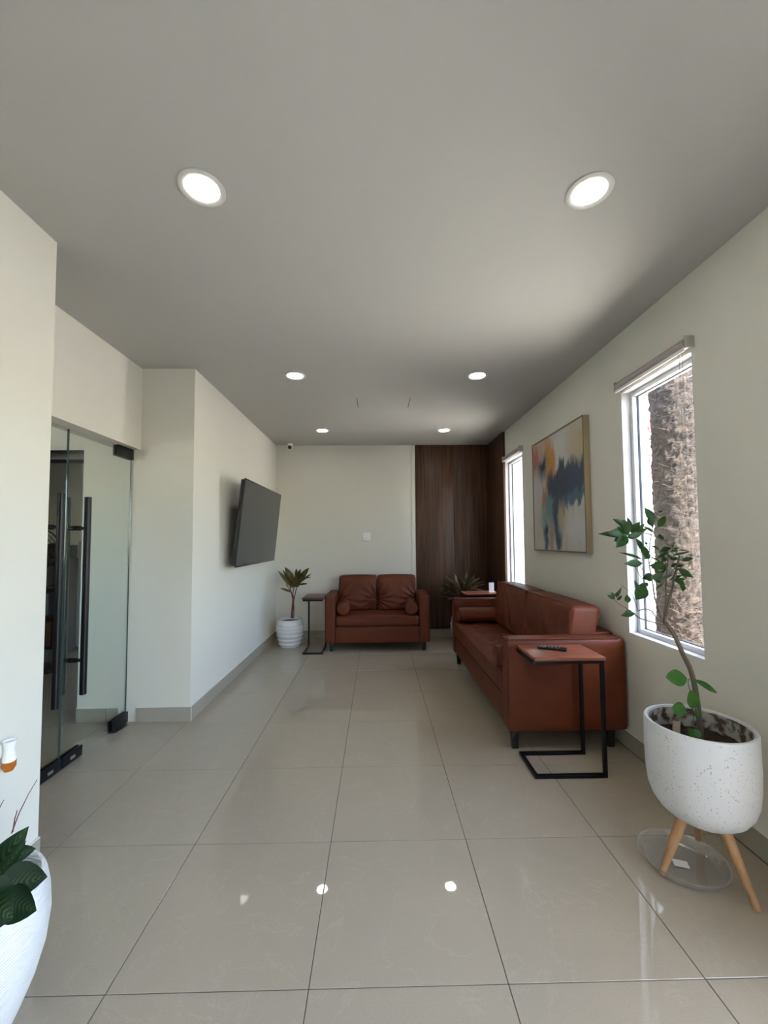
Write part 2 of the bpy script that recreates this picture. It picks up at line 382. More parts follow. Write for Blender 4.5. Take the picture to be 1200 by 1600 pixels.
def leaf_bm(base, tip, width, curl=.15, fold=.25, nrm=None, n=6, pos=.42, sharp=1.0):
    base = Vector(base); tip = Vector(tip); d = tip-base; ln = d.length; d = d.normalized()
    nr = Vector(nrm) if nrm is not None else Vector((random.uniform(-.4, .4), -1, random.uniform(.1, .9)))
    side = d.cross(nr).normalized(); up = side.cross(d).normalized()
    bm = bmesh.new(); uvl = bm.loops.layers.uv.new('UVMap'); rows = []
    for i in range(n+1):
        t = i/n
        if t < pos: w_ = math.sin(t/pos*PI/2)**.8
        else: w_ = math.cos((t-pos)/(1-pos)*PI/2)**sharp
        w_ = max(w_, .02)*width/2
        c = base+d*ln*t+up*(-curl*ln*(t*t)*1.0+curl*ln*t)
        rows.append([(c-side*w_+up*fold*w_, (0, t)), (c, (.5, t)), (c+side*w_+up*fold*w_, (1, t))])
    vs = [[bm.verts.new(p) for p, _ in r] for r in rows]
    for i in range(n):
        for j in range(2):
            f = bm.faces.new((vs[i][j], vs[i][j+1], vs[i+1][j+1], vs[i+1][j]))
            for lp, (a, b) in zip(f.loops, ((i, j), (i, j+1), (i+1, j+1), (i+1, j))): lp[uvl].uv = rows[a][b][1]
    return bm

# ------------------------------------------------------------------ room shell
XO = 1.765                       # outer face of right wall
def holes_wall(name, x0, x1, y0, y1, z0, z1, holes, mt):
    ys = sorted({y0, y1, *[h[0] for h in holes], *[h[1] for h in holes]})
    bm = bmesh.new()
    for a, b in zip(ys, ys[1:]):
        hs = [h for h in holes if h[0] <= a+1e-6 and h[1] >= b-1e-6]
        if not hs: box(bm, (x0, a, z0), (x1, b, z1))
        else:
            h = hs[0]
            box(bm, (x0, a, z0), (x1, b, h[2])); box(bm, (x0, a, h[3]), (x1, b, z1))
    bmesh.ops.remove_doubles(bm, verts=bm.verts, dist=1e-5)
    return struct(obj(name, bm, mt, smooth=False))
holes_wall('wall_right', XR, XO, YF-.15, YB+.15, -.12, ZC, [GL, W1, W2], M['wall'])
struct(obj('wall_back', nb(((-2.24, YB, -.12), (XR, YB+.15, ZC))), M['wall'], smooth=False))
struct(obj('wall_left', nb(((-2.24, 3.15, -.12), (XL, YB, ZC))), M['wall'], smooth=False))
struct(obj('wall_left_near', nb(((-1.98, YF-.15, -.12), (-1.426, 1.80, ZC))), M['wall'], smooth=False))
struct(obj('wall_lintel', nb(((-1.98, 1.80, 2.045), (-1.81, 3.15, ZC))), M['wall'], smooth=False))
struct(obj('wall_front', nb(((-1.426, YF-.15, -.12), (XR, YF, ZC))), M['wall'], smooth=False))
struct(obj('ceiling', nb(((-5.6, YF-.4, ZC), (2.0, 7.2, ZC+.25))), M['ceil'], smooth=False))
# side room behind the glass doors
struct(obj('trim_sun_blocker', nb(((2.0, YF-.4, ZC+.002), (2.42, 7.2, ZC+.12))), M['extwhite'], smooth=False))  # unseen overhang, added to keep direct sun out of the windows
struct(obj('wall_side_room_back', nb(((-5.45, 6.3, -.12), (-2.24, 6.45, ZC))), M['wall'], smooth=False))
struct(obj('wall_side_room_left', nb(((-5.6, .3, -.12), (-5.45, 6.45, ZC))), M['wall'], smooth=False))
WX0, WX1, WZ0, WZ1 = -3.7, -2.7, 1.1, 2.1
struct(obj('wall_side_room_front', nb(((-5.45, .3, -.12), (WX0, .45, ZC)), ((WX1, .3, -.12), (-1.98, .45, ZC)), ((WX0, .3, -.12), (WX1, .45, WZ0)), ((WX0, .3, WZ1), (WX1, .45, ZC))), M['wall'], smooth=False))
e = sempty('window_added_fill', (WX0, .37, WZ0)); wl, wh = WX1-WX0, WZ1-WZ0  # unseen window, added to brighten the wall behind the glass doors
obj('window_frame', nb(((0, -.03, 0), (.05, .03, wh)), ((wl-.05, -.03, 0), (wl, .03, wh)), ((.05, -.03, 0), (wl-.05, .03, .05)), ((.05, -.03, wh-.05), (wl-.05, .03, wh))), M['alu'], e)
obj('pane', nb(((.05, -.001, .05), (wl-.05, .001, wh-.05))), M['glass'], e, smooth=False)
struct(obj('wall_passage', nb(((-5.45, 3.19, 2.05), (-2.24, 3.30, ZC))), M['wall'], smooth=False))
struct(obj('trim_header', nb(((-5.45, 3.17, 1.975), (-2.24, 3.32, 2.05), .004)), M['black']))
struct(obj('wall_side_room_inner', nb(((-2.36, 5.885, -.12), (-2.24, 6.3, ZC))), M['wall'], smooth=False))

# floor: recessed grout bed and one object per tile
floor = struct(obj('floor', nb(((-5.6, YF-.15, -.14), (XO, 6.45, -.0016))), M['grout'], smooth=False))
TS, OX, OY, GAP = .6, -.2129, 1.2914, .003
tile_cache = {}

def tile_mesh(sx, sy):
    k = (round(sx, 3), round(sy, 3))
    if k not in tile_cache:
        bm = nb(((0, 0, -.009), (sx, sy, 0), .0009, 1)); me = bpy.data.meshes.new('tile'); bm.to_mesh(me); bm.free()
        me.materials.append(M['tile']); tile_cache[k] = me
    return tile_cache[k]
def lay(x0, x1, y0, y1):
    i0 = math.floor((x0-OX)/TS); j0 = math.floor((y0-OY)/TS)
    i = i0
    while OX+i*TS < x1:
        j = j0
        while OY+j*TS < y1:
            a, b = max(x0, OX+i*TS+GAP/2), min(x1, OX+(i+1)*TS-GAP/2)
            c, d = max(y0, OY+j*TS+GAP/2), min(y1, OY+(j+1)*TS-GAP/2)
            if b-a > .012 and d-c > .012 and not under_wall(a, b, c, d):
                t = bpy.data.objects.new('tile', tile_mesh(b-a, d-c)); C.objects.link(t); t.parent = floor
                t.location = (a, c, 0); t.rotation_euler = (random.uniform(-4, 4)*1e-4, random.uniform(-4, 4)*1e-4, 0)
            j += 1
        i += 1
def under_wall(a, b, c, d):
    return ((b < -1.43 and a > -1.97 and d < 1.79) or (a < -2.0 and d < .44) or (b < -1.41 and a > -2.23 and c > 3.16) or (c > 5.74 and a > -2.23))
lay(-5.45, XR, YF, 6.3)

# skirting of tiles
def skirting(name, p0, p1, nrm, joints=.6, h=.105, t=.011, off=0):
    p0 = Vector((*p0, 0)); p1 = Vector((*p1, 0)); nrm = Vector((*nrm, 0)); d = (p1-p0); ln = d.length; d.normalize()
    def seg(a, b, z0, z1, th, bev):
        q0 = p0+d*a; q1 = p0+d*b+nrm*th
        lo = [min(q0[i], q1[i]) for i in range(3)]; hi = [max(q0[i], q1[i]) for i in range(3)]; lo[2] = z0; hi[2] = z1
        return (lo, hi, bev, 1)
    e = struct(obj(name, nb(seg(0, ln, h, h+.004, t*.8, 0), seg(0, ln, 0, h, t*.6, 0)), M['caulk'], smooth=False))
    a = 0; b = off or joints
    while a < ln-1e-4:
        b = min(b, ln)
        if b-a > .005: obj('tile', nb(seg(a+.001, b-.001, .0008, h, t, .001)), M['skirt'], e, smooth=False)
        a = b; b = a+joints
    return e
skirting('baseboard_right', (XR, 1.02), (XR, YB), (-1, 0), off=.25)
skirting('baseboard_left', (XL, 3.15), (XL, YB), (1, 0), off=.53)
skirting('baseboard_return', (XL+.011, 3.15), (-1.80, 3.15), (0, -1))
skirting('baseboard_back', (XL+.012, YB), (XR-.012, YB), (0, -1), off=.58)
skirting('baseboard_left_near', (-1.426, YF), (-1.426, 1.80), (1, 0))
skirting('baseboard_side_room', (-1.93, 3.15), (-2.24, 3.15), (0, -1), off=.09)
skirting('baseboard_side_room_back', (-2.24, 6.3), (-5.45, 6.3), (0, -1))

# ceiling slots
for x in (-.182, .322):
    struct(obj('trim_ceiling_slot', nb(((x-.003, 3.81, ZC-.0015), (x+.003, 4.09, ZC+.002))), M['gasket'], smooth=False))

# ------------------------------------------------------------------ windows
def window(name, q):
    y0, y1, z0, z1 = q; e = sempty(name, (1.69, (y0+y1)/2, z0))
    Y0, Y1, Z1 = y0-(y0+y1)/2, y1-(y0+y1)/2, z1-z0; fw = .03
    def fr(bm, x0, x1, a, bev=.003):
        box(bm, (x0, Y0+a, a), (x1, Y0+a+fw, Z1-a), bev); box(bm, (x0, Y1-a-fw, a), (x1, Y1-a, Z1-a), bev)
        box(bm, (x0, Y0+a+fw, a), (x1, Y1-a-fw, a+fw), bev); box(bm, (x0, Y0+a+fw, Z1-a-fw), (x1, Y1-a-fw, Z1-a), bev)
    bm = bmesh.new(); fr(bm, -.035, .02, .0); obj('window_frame', bm, M['alu'], e)
    a = fw; g = .004
    obj('gasket', nb(((-.006, Y0+a, a), (.006, Y0+a+g, Z1-a)), ((-.006, Y1-a-g, a), (.006, Y1-a, Z1-a)),
                     ((-.006, Y0+a+g, a), (.006, Y1-a-g, a+g)), ((-.006, Y0+a+g, Z1-a-g), (.006, Y1-a-g, Z1-a))), M['gasket'], e, smooth=False)
    obj('pane', nb(((-.001, Y0+a+g, a+g), (.001, Y1-a-g, Z1-a-g))), M['glass'], e, smooth=False)
    # white painted reveal lining
    t = .004
    obj('reveal_lining', nb(((-.0895, Y0, 0), (-.036, Y0+t, Z1)), ((-.0895, Y1-t, 0), (-.036, Y1, Z1)), ((-.0895, Y0+t, 0), (-.036, Y1-t, t)), ((-.0895, Y0+t, Z1-t), (-.036, Y1-t, Z1)),
        ((.021, Y0, 0), (.0745, Y0+t, Z1)), ((.021, Y1-t, 0), (.0745, Y1, Z1)), ((.021, Y0+t, 0), (.0745, Y1-t, t)), ((.021, Y0+t, Z1-t), (.0745, Y1-t, Z1))), M['reveal'], e, smooth=False)
    return e
window('window_1', W1); window('window_2', W2)
y0, y1, z0, z1 = GL
e = sempty('window_3', (1.69, y0, z0)); bm = bmesh.new()
for k in range(4):
    yy = (y1-y0-.05)*k/3; box(bm, (-.03, yy, 0), (.03, yy+.05, z1-z0), .003)
box(bm, (-.03, .05, 0), (.03, y1-y0-.05, .05), .003); box(bm, (-.03, .05, z1-z0-.05), (.03, y1-y0-.05, z1-z0), .003)
obj('window_frame', bm, M['alu'], e)
for k in range(3):
    a = (y1-y0-.05)*k/3+.05; obj('pane', nb(((-.001, a, .05), (.001, a+(y1-y0-.05)/3-.05, z1-z0-.05))), M['glass'], e, smooth=False)

# roller blinds
def blind(y0, y1, z, label):
    t = thing('roller_blind', label, 'blind', (XR, (y0+y1)/2, z), 0, None); h = (y1-y0)/2
    bm = bmesh.new(); tube(bm, [(-.030, -h+.008, .002), (-.030, h-.008, .002)], .0265, 20); obj('fabric_roll', bm, M['blind'], t)
    obj('hem_bar', nb(((-.049, -h+.012, -.040), (-.042, h-.012, -.020), .002)), M['white'], t)
    for s in (-1, 1):
        obj('end_bracket', nb(((-.050, s*h-.004, -.026), (-.0005, s*h+.004, .036), .003)), M['blindend'], t)
    for dy in (0, .022):
        bm = bmesh.new(); tube(bm, [(-.03, -h+.045+dy, -.02), (-.028, -h+.045+dy, -1.25)], .0009, 5)
        obj('pull_cord', bm, M['brownedge'], t)
    return t
blind(1.985, 2.60, 2.318, 'rolled up grey-pink roller blind over the near window beside the potted tree')
blind(4.40, 4.995, 2.325, 'rolled up roller blind over the narrow far window beside the wood panelling')

# ------------------------------------------------------------------ exterior
struct(obj('ground', nb(((-30, -30, -.3), (40, 60, -.14))), M['ground'], smooth=False))
bm = bmesh.new(); NR, NZ = 120, 260
R0 = .185
rows = []
for j in range(NZ+1):
    z = -.14+6.2*j/NZ; row = []
    for i in range(NR):
        a = 2*PI*i/NR
        flare = .16*math.exp(-(z+.14)/.28)
        u = a/(2*PI)*9; v = z/.17
        d = abs(((u+v*.5) % 1)-.5)+abs(((v-u*.0) % 1)-.5)
        r = R0+flare+.014*(1-((v+.35*math.sin(a*3+1)) % 1))*(.5+.5*noise.noise(Vector((math.cos(a)*2, math.sin(a)*2, z*1.5))))
        p = Vector((math.cos(a), math.sin(a), 0))
        r += .020*noise.noise(Vector((p.x*5, p.y*5, z*16)))+.012*noise.noise(Vector((p.x*16, p.y*14, z*50)))
        row.append(bm.verts.new((r*p.x, r*p.y, z+.14)))
    rows.append(row)
for a, b in zip(rows, rows[1:]):
    for i in range(NR): bm.faces.new((a[i], a[(i+1) % NR], b[(i+1) % NR], b[i]))
struct(obj('bounce_cut_ground', nb(((1.9, -25, -.16), (38, 1.1, -.130), .004)), M['dark_ground'], smooth=False))  # unseen dark ground, added to cut bounce light through the side glazing
struct(obj('bounce_cut_strip', nb(((XO+.002, 1.15, -.16), (2.55, 6.9, -.120), .01)), M['soil'], smooth=False))  # unseen dark strip, added to sharpen the edge of the ceiling's bounce light
t = thing('palm_tree', 'thick fibrous brown palm trunk standing outside the near window', 'tree', (3.0, 4.04, -.14))
obj('trunk', bm, M['palm'], t, angle=180)
bm = bmesh.new()
for k in range(1500):     # hanging fibres
    a = random.uniform(0, 2*PI); z = random.uniform(.05, 5.9)
    fl = .16*math.exp(-z/.28)
    r = R0+fl+.03; p = Vector((r*math.cos(a), r*math.sin(a), z)); tg = Vector((-math.sin(a), math.cos(a), 0)); nr = Vector((math.cos(a), math.sin(a), 0))
    d = (tg*random.uniform(-1, 1)+Vector((0, 0, random.uniform(-.5, .35)))).normalized()*random.uniform(.05, .16)
    tube(bm, [p-d*.5, p+nr*.018, p+d*.5+nr*random.uniform(-.01, .015)], [.003, .004, .0015], 3, False)
obj('bark_fibre', bm, M['palm'], t)['kind'] = 'stuff'
bm = bmesh.new()
for k in range(16):       # crown, above the view
    a = 2*PI*k/34+random.uniform(-.1, .1); el = random.uniform(-.3, 1.1); pts = []
    for q in range(9):
        s = q/8*2.6; pts.append(Vector((math.cos(a)*s*math.cos(el*.6), math.sin(a)*s*math.cos(el*.6), 6.05+math.sin(el)*s-.28*s*s)))
    tube(bm, pts, [.02-.002*q for q in range(9)], 4)
    for q in range(1, 8):
        for s in (-1, 1):
            b0 = pts[q]; sd_ = Vector((-math.sin(a), math.cos(a), 0))*s
            v0 = bm.verts.new(b0); v1 = bm.verts.new(b0+(pts[q]-pts[q-1])*.35); v2 = bm.verts.new(b0+sd_*.42+Vector((0, 0, -.2))+(pts[q]-pts[q-1])*.8); bm.faces.new((v0, v1, v2))
o = obj('palm_crown', bm, M['leaf'], t); o['kind'] = 'stuff'
# white garden wall beyond the far window
t = tag(obj('garden_wall', nb(((3.6, 6.4, -.14), (3.8, 15.5, 4.4), .01)), M['extwhite']), 'bright white rendered wall outside beyond the far narrow window', 'wall')
# pink building in the distance
t = thing('pink_building', 'pale pink building with red awnings seen outside left of the palm trunk', 'building', (12.5, 16, -.14))
obj('wall', nb(((-4.5, 0, 0), (4.5, 5, 8))), M['extpink'], t, smooth=False)
for i in range(5):
    for j in range(4):
        f = obj('window', nb(((-4+i*1.8, -.05, .8+j*1.9), (-3+i*1.8, .02, 2.0+j*1.9), .01)), M['extwhite'], t)
        obj('awning', nb(((-4.1+i*1.8, -.5, 2.05+j*1.9), (-2.9+i*1.8, .02, 2.35+j*1.9), .02)), M['extred'], f)

# ------------------------------------------------------------------ walnut panelling
t = thing('wood_panelling', 'dark walnut wall panelling lining the far right corner', 'panelling', (1.05, YB-.013, .11))
zt = ZC-.11-.002
obj('panel', nb(((.545-1.05, -.010, 0), (1.080-1.05, .012, zt), .0015)), M['panelwood'], t)
obj('panel', nb(((1.084-1.05, -.010, 0), (1.568-1.05, .012, zt), .0015)), M['panelwood'], t)
obj('panel', nb(((1.570-1.05, 5.02-YB+.013, 0), (1.5985-1.05, .012, zt), .0015)), M['panelwood'], t)
struct(obj('trim_panel_edge', nb(((.487, YB-.012, .11), (.543, YB-.0005, ZC-.002), .001)), M['wall']))

# ------------------------------------------------------------------ ceiling lights
lamp_labels = {(0, 0): 'nearest ceiling downlight on the left side, large in view', (1, 0): 'nearest ceiling downlight on the right side, near the big bright patch',
    (0, 1): 'left ceiling downlight of the middle row, in front of the two slots', (1, 1): 'right ceiling downlight of the middle row, in front of the two slots',
    (0, 2): 'farthest left ceiling downlight, above the loveseat near the security camera', (1, 2): 'farthest right ceiling downlight, just in front of the wood panelling'}
for (i, j), lab in lamp_labels.items():
    x = (-.657, .830)[i]; y = (1.5075, 3.2817, 4.9413)[j]
    t = thing('ceiling_light', lab, 'ceiling light', (x, y, ZC))
    bm = lathe(bmesh.new(), [(.085, -.0003), (.086, -.004), (.082, -.007), (.070, -.0065), (.0625, -.0035), (.0625, -.0003)], 48); obj('frame', bm, M['ring'], t, angle=60)
    bm = lathe(bmesh.new(), [(0, -.0042), (.062, -.0042), (.0624, -.0004)], 40); obj('diffuser', bm, M['lens'], t)

# ------------------------------------------------------------------ glass doors
GX = -1.875
def handle_pair(parent, y, z0=.41, z1=1.62):
    for sx, xx in (('out', .072), ('in', -.055)):
        bm = bmesh.new(); tube(bm, [(xx, y, z0), (xx, y, z0+.002), (xx, y, z1-.002), (xx, y, z1)], [.017, .019, .019, .017], 20)
        for z in (.615, 1.425): tube(bm, [(xx, y, z), (xx*.1+.0, y, z)], .010, 12); tube(bm, [(xx*.42, y, z), (xx*.08, y, z)], .015, 12)
        obj('pull_handle', bm, M['black'], parent)
def fitting(parent, y0, y1, z0, z1, name='patch_fitting', bolt=False):
    o = obj(name, nb(((-.019, y0, z0), (-.0065, y1, z1), .0015), ((.0065, y0, z0), (.019, y1, z1), .0015), ((-.0065, y0, z0), (.0065, y1, z0+.012))), M['black'], parent)
    if bolt:
        ym = (y0+y1)/2; zm = (z0+z1)/2-.004
        obj('lock_cylinder', nb(((.019, ym-.02, zm-.009), (.022, ym+.02, zm+.009), .002)), M['chrome'], o)
def gdoor(name, y0, y1, hy, hinge_far):
    e = struct(obj(name, nb(((-.005, y0, .012), (.005, y1, 2.030), .001, 1)), M['doorglass'])); e.location = (GX, 0, 0)
    handle_pair(e, hy)
    for yy in (y0-.0006, y1-.0006): obj('glass_edge', nb(((-.0045, yy, .014), (.0045, yy+.0012, 2.028))), M['glassedge'], e, smooth=False)
    if hinge_far:
        fitting(e, y1-.175, y1+.002, .008, .082); fitting(e, y1-.19, y1+.002, 1.962, 2.040)
        fitting(e, y0, y0+.165, .008, .072, bolt=True)
    else:
        fitting(e, y0-.002, y0+.175, .008, .082); fitting(e, y0-.002, y0+.19, 1.962, 2.040)
        fitting(e, y1-.165, y1, .008, .072, bolt=True)
gdoor('door_1', 2.503, 3.138, 2.582, True); gdoor('door_2', 1.862, 2.497, 2.365, False)
struct(obj('trim_floor_spring', nb(((GX-.045, 2.96, .0002), (GX+.045, 3.10, .0022), .0008, 1)), M['chrome']))

# ------------------------------------------------------------------ side room contents (dim, behind the glass)
t = thing('shelf_unit', 'black shelf unit with cartons, dim behind the glass doors', 'shelf', (-4.02, 5.1, 0))
for z in (.10, .46, .80, 1.12): obj('shelf', nb(((-.42, -.2, z), (.26, .2, z+.03), .003)), M['darkshelf'], t)
for x in (-.44, .26): obj('side_panel', nb(((x, -.2, 0), (x+.02, .2, 1.15), .002)), M['darkshelf'], t)
obj('back_panel', nb(((-.42, .18, .13), (.26, .195, 1.12))), M['darkshelf'], t)
def carton(x, z, sx, sz, m_, lab, y=5.02):
    tag(obj('carton', nb(((x-sx/2, y-.12, z), (x+sx/2, y+.13, z+sz), .004)), m_), lab, 'box')
carton(-3.92, .13, .22, .28, M['brownbox'], 'brown carton on the lowest shelf of the dim black shelf unit')
carton(-3.90, .49, .10, .25, M['greybox'], 'narrow grey binder on the second shelf behind the glass doors')
carton(-3.93, .83, .12, .22, M['greybox'], 'grey binder on the upper shelf behind the glass doors')
t = thing('printer', 'black printer standing on top of the dim shelf unit', 'printer', (-4.02, 5.08, 1.151))
obj('body', nb(((-.24, -.18, 0), (.24, .18, .16), .015)), M['blackgloss'], t)
bm = nb(((-.16, -.26, .03), (.16, -.17, .045), .004)); obj('paper_tray', bm, M['black'], t)
obj('paper', nb(((-.1, -.12, .158), (.12, .1, .185), .002)), M['paper'], t)
t = thing('tall_cabinet', 'tall grey cabinet beside the black shelf, seen through the door glass', 'cabinet', (-3.50, 5.35, 0))
obj('body', nb(((-.2, -.2, .06), (.25, .2, 1.36), .012)), M['cabinet'], t)
obj('plinth', nb(((-.18, -.18, 0), (.23, .18, .06))), M['darkshelf'], t)
d_ = obj('door', nb(((-.19, -.214, .10), (.24, -.2, 1.33), .004)), M['cabinet'], t); obj('handle', nb(((.17, -.235, .7), (.185, -.214, .86), .003)), M['chrome'], d_)
t = thing('pedestal_fan', 'black pedestal fan with round cage, left behind the door handle', 'fan', (-3.62, 4.55, 0))
bm = lathe(bmesh.new(), [(0, 0), (.2, 0), (.2, .015), (.03, .04), (0, .04)], 28); obj('base', bm, M['black'], t)
bm = bmesh.new(); tube(bm, [(0, 0, .03), (0, 0, 1.12)], .013, 10); obj('pole', bm, M['black'], t)
bm = bmesh.new(); tube(bm, [(0, .12, 1.27), (0, -.03, 1.27)], .06, 14); tube(bm, [(0, .03, 1.10), (0, .05, 1.27)], .016, 8); obj('motor', bm, M['black'], t)
bm = bmesh.new()
for rr in (.05, .09, .13, .17, .21):
    tube(bm, [(rr*math.cos(2*PI*k/28), -.08, 1.27+rr*math.sin(2*PI*k/28)) for k in range(29)], .003 if rr < .2 else .006, 5, False)
for k in range(16):
    a = 2*PI*k/16; tube(bm, [(.03*math.cos(a), -.085, 1.27+.03*math.sin(a)), (.21*math.cos(a), -.08, 1.27+.21*math.sin(a))], .002, 4)
obj('cage', bm, M['black'], t)
for k in range(3):
    a = 2*PI*k/3; obj('blade', leaf_bm((.03*math.cos(a), -.05, 1.27+.03*math.sin(a)), (.18*math.cos(a), -.045, 1.27+.18*math.sin(a)), .13, 0, 0, (.25, -1, .25)), M['blackgloss'], t)

# ------------------------------------------------------------------ television
n0 = at(383.6, 746, x=-1.195); 
XT = -1.195; XB = -1.278; yN, yF_ = 3.735, 5.13; zT, zB = 1.915, 1.10
c = Vector(((XT+XB)/2, (yN+yF_)/2, (zT+zB)/2)); tilt = math.atan2(XT-XB, zT-zB)
t = thing('television', 'large black flat television tilted forward on the left wall', 'television', c); t.rotation_euler = (0, tilt, 0)
hw, hh = (yF_-yN)/2, .41
obj('back_cover', nb(((-.045, -hw+.01, -hh+.01), (-.008, hw-.01, hh-.01), .012, 3)), M['blackgloss'], t)
obj('bezel', nb(((-.010, -hw, -hh), (0, -hw+.010, hh), .002), ((-.010, hw-.010, -hh), (0, hw, hh), .002), ((-.010, -hw+.01, -hh), (0, hw-.01, -hh+.016), .002), ((-.010, -hw+.01, hh-.010), (0, hw-.01, hh), .002)), M['blackgloss'], t)
obj('screen', nb(((-.009, -hw+.0095, -hh+.0155), (-.0015, hw-.0095, hh-.0095))), M['screen'], t, smooth=False)
bm = nb(((-.075, -.2, -.16), (-.045, .2, .16), .004)); obj('mount_plate', bm, M['black'], t)
obj('mount_arm', tube(bmesh.new(), [(-.06, 0, .05), (-.155, 0, .055)], .03, 10), M['black'], t); obj('mount_arm', tube(bmesh.new(), [(-.06, 0, -.08), (-.105, 0, -.08)], .03, 10), M['black'], t)

# ------------------------------------------------------------------ painting
t = thing('painting', 'abstract painting of blue and ochre shapes in a pale gold frame on the right wall', 'painting', (XR-.001, 3.52, 1.75))
def P(lo, hi, b=.0015): return (lo, hi, b, 1)
hw, zb, zt_ = .505, -.52, .52
obj('frame', nb(P((-.046, -hw, zb), (0, -hw+.012, zt_)), P((-.046, hw-.012, zb), (0, hw, zt_)), P((-.046, -hw+.012, zb), (0, hw-.012, zb+.012)), P((-.046, -hw+.012, zt_-.012), (0, hw-.012, zt_))), M['gold'], t)
obj('frame_edge', nb(P((-.0475, -hw+.0005, zb+.0005), (-.046, -hw+.006, zt_-.0005), 0), P((-.0475, hw-.006, zb), (-.046, hw, zt_), 0), P((-.0475, -hw+.006, zb), (-.046, hw-.006, zb+.006), 0), P((-.0475, -hw+.006, zt_-.006), (-.046, hw-.006, zt_), 0)), M['brownedge'], t, smooth=False)
bm = bmesh.new(); uvl = bm.loops.layers.uv.new('UVMap')
vs = [bm.verts.new((-.042, a, b)) for a, b in ((hw-.012, zb+.012), (-hw+.012, zb+.012), (-hw+.012, zt_-.012), (hw-.012, zt_-.012))]
vb = [bm.verts.new((-.010, v.co.y, v.co.z)) for v in vs]
f = bm.faces.new(vs)
for lp, uv in zip(f.loops, ((0, 0), (1, 0), (1, 1), (0, 1))): lp[uvl].uv = uv
bm.faces.new(vb[::-1])
for k in range(4): bm.faces.new((vs[k], vb[k], vb[(k+1) % 4], vs[(k+1) % 4]))
obj('canvas', bm, M['painting'], t, smooth=False)

# ------------------------------------------------------------------ sofas
def tufts(pos, u, h, spots, depth=.022, rad=.055):
    if u.z > .6:
        for (sx, sy) in spots:
            d2 = ((pos.x-sx)**2+(pos.y-sy)**2)/(rad*rad); pos.z -= depth*math.exp(-d2)
    return pos
def wrinkle(seed, ax, amp=.006, diagonal=False):
    def fn(pos, u, h):
        if abs(u[ax]) > .9:
            o = [j for j in range(3) if j != ax]
            a, b = u[o[0]], u[o[1]]
            # folds radiating from the lower corners
            s = 0
            for cx in (-1, 1):
                dx, dz = a-cx*1.05, b+.35
                ang = math.atan2(dz, -dx*cx); r = math.hypot(dx, dz)
                s += math.sin(ang*15+seed+cx)*math.exp(-(r-.35)**2*4)*amp
            if diagonal:
                q = a*7+b*2.5+seed+1.2*noise.noise(Vector((a*1.5, b*1.5, seed)))
                s = amp*.55*(math.sin(q*2.1)*max(0, .55+noise.noise(Vector((a*2.5+seed, b*1.2, 4)))))*(1-abs(b)**4)
            s += noise.noise(Vector((a*2+seed, b*2, seed)))*amp
            pos[ax] += s*math.copysign(1, u[ax])
        return pos
    return fn
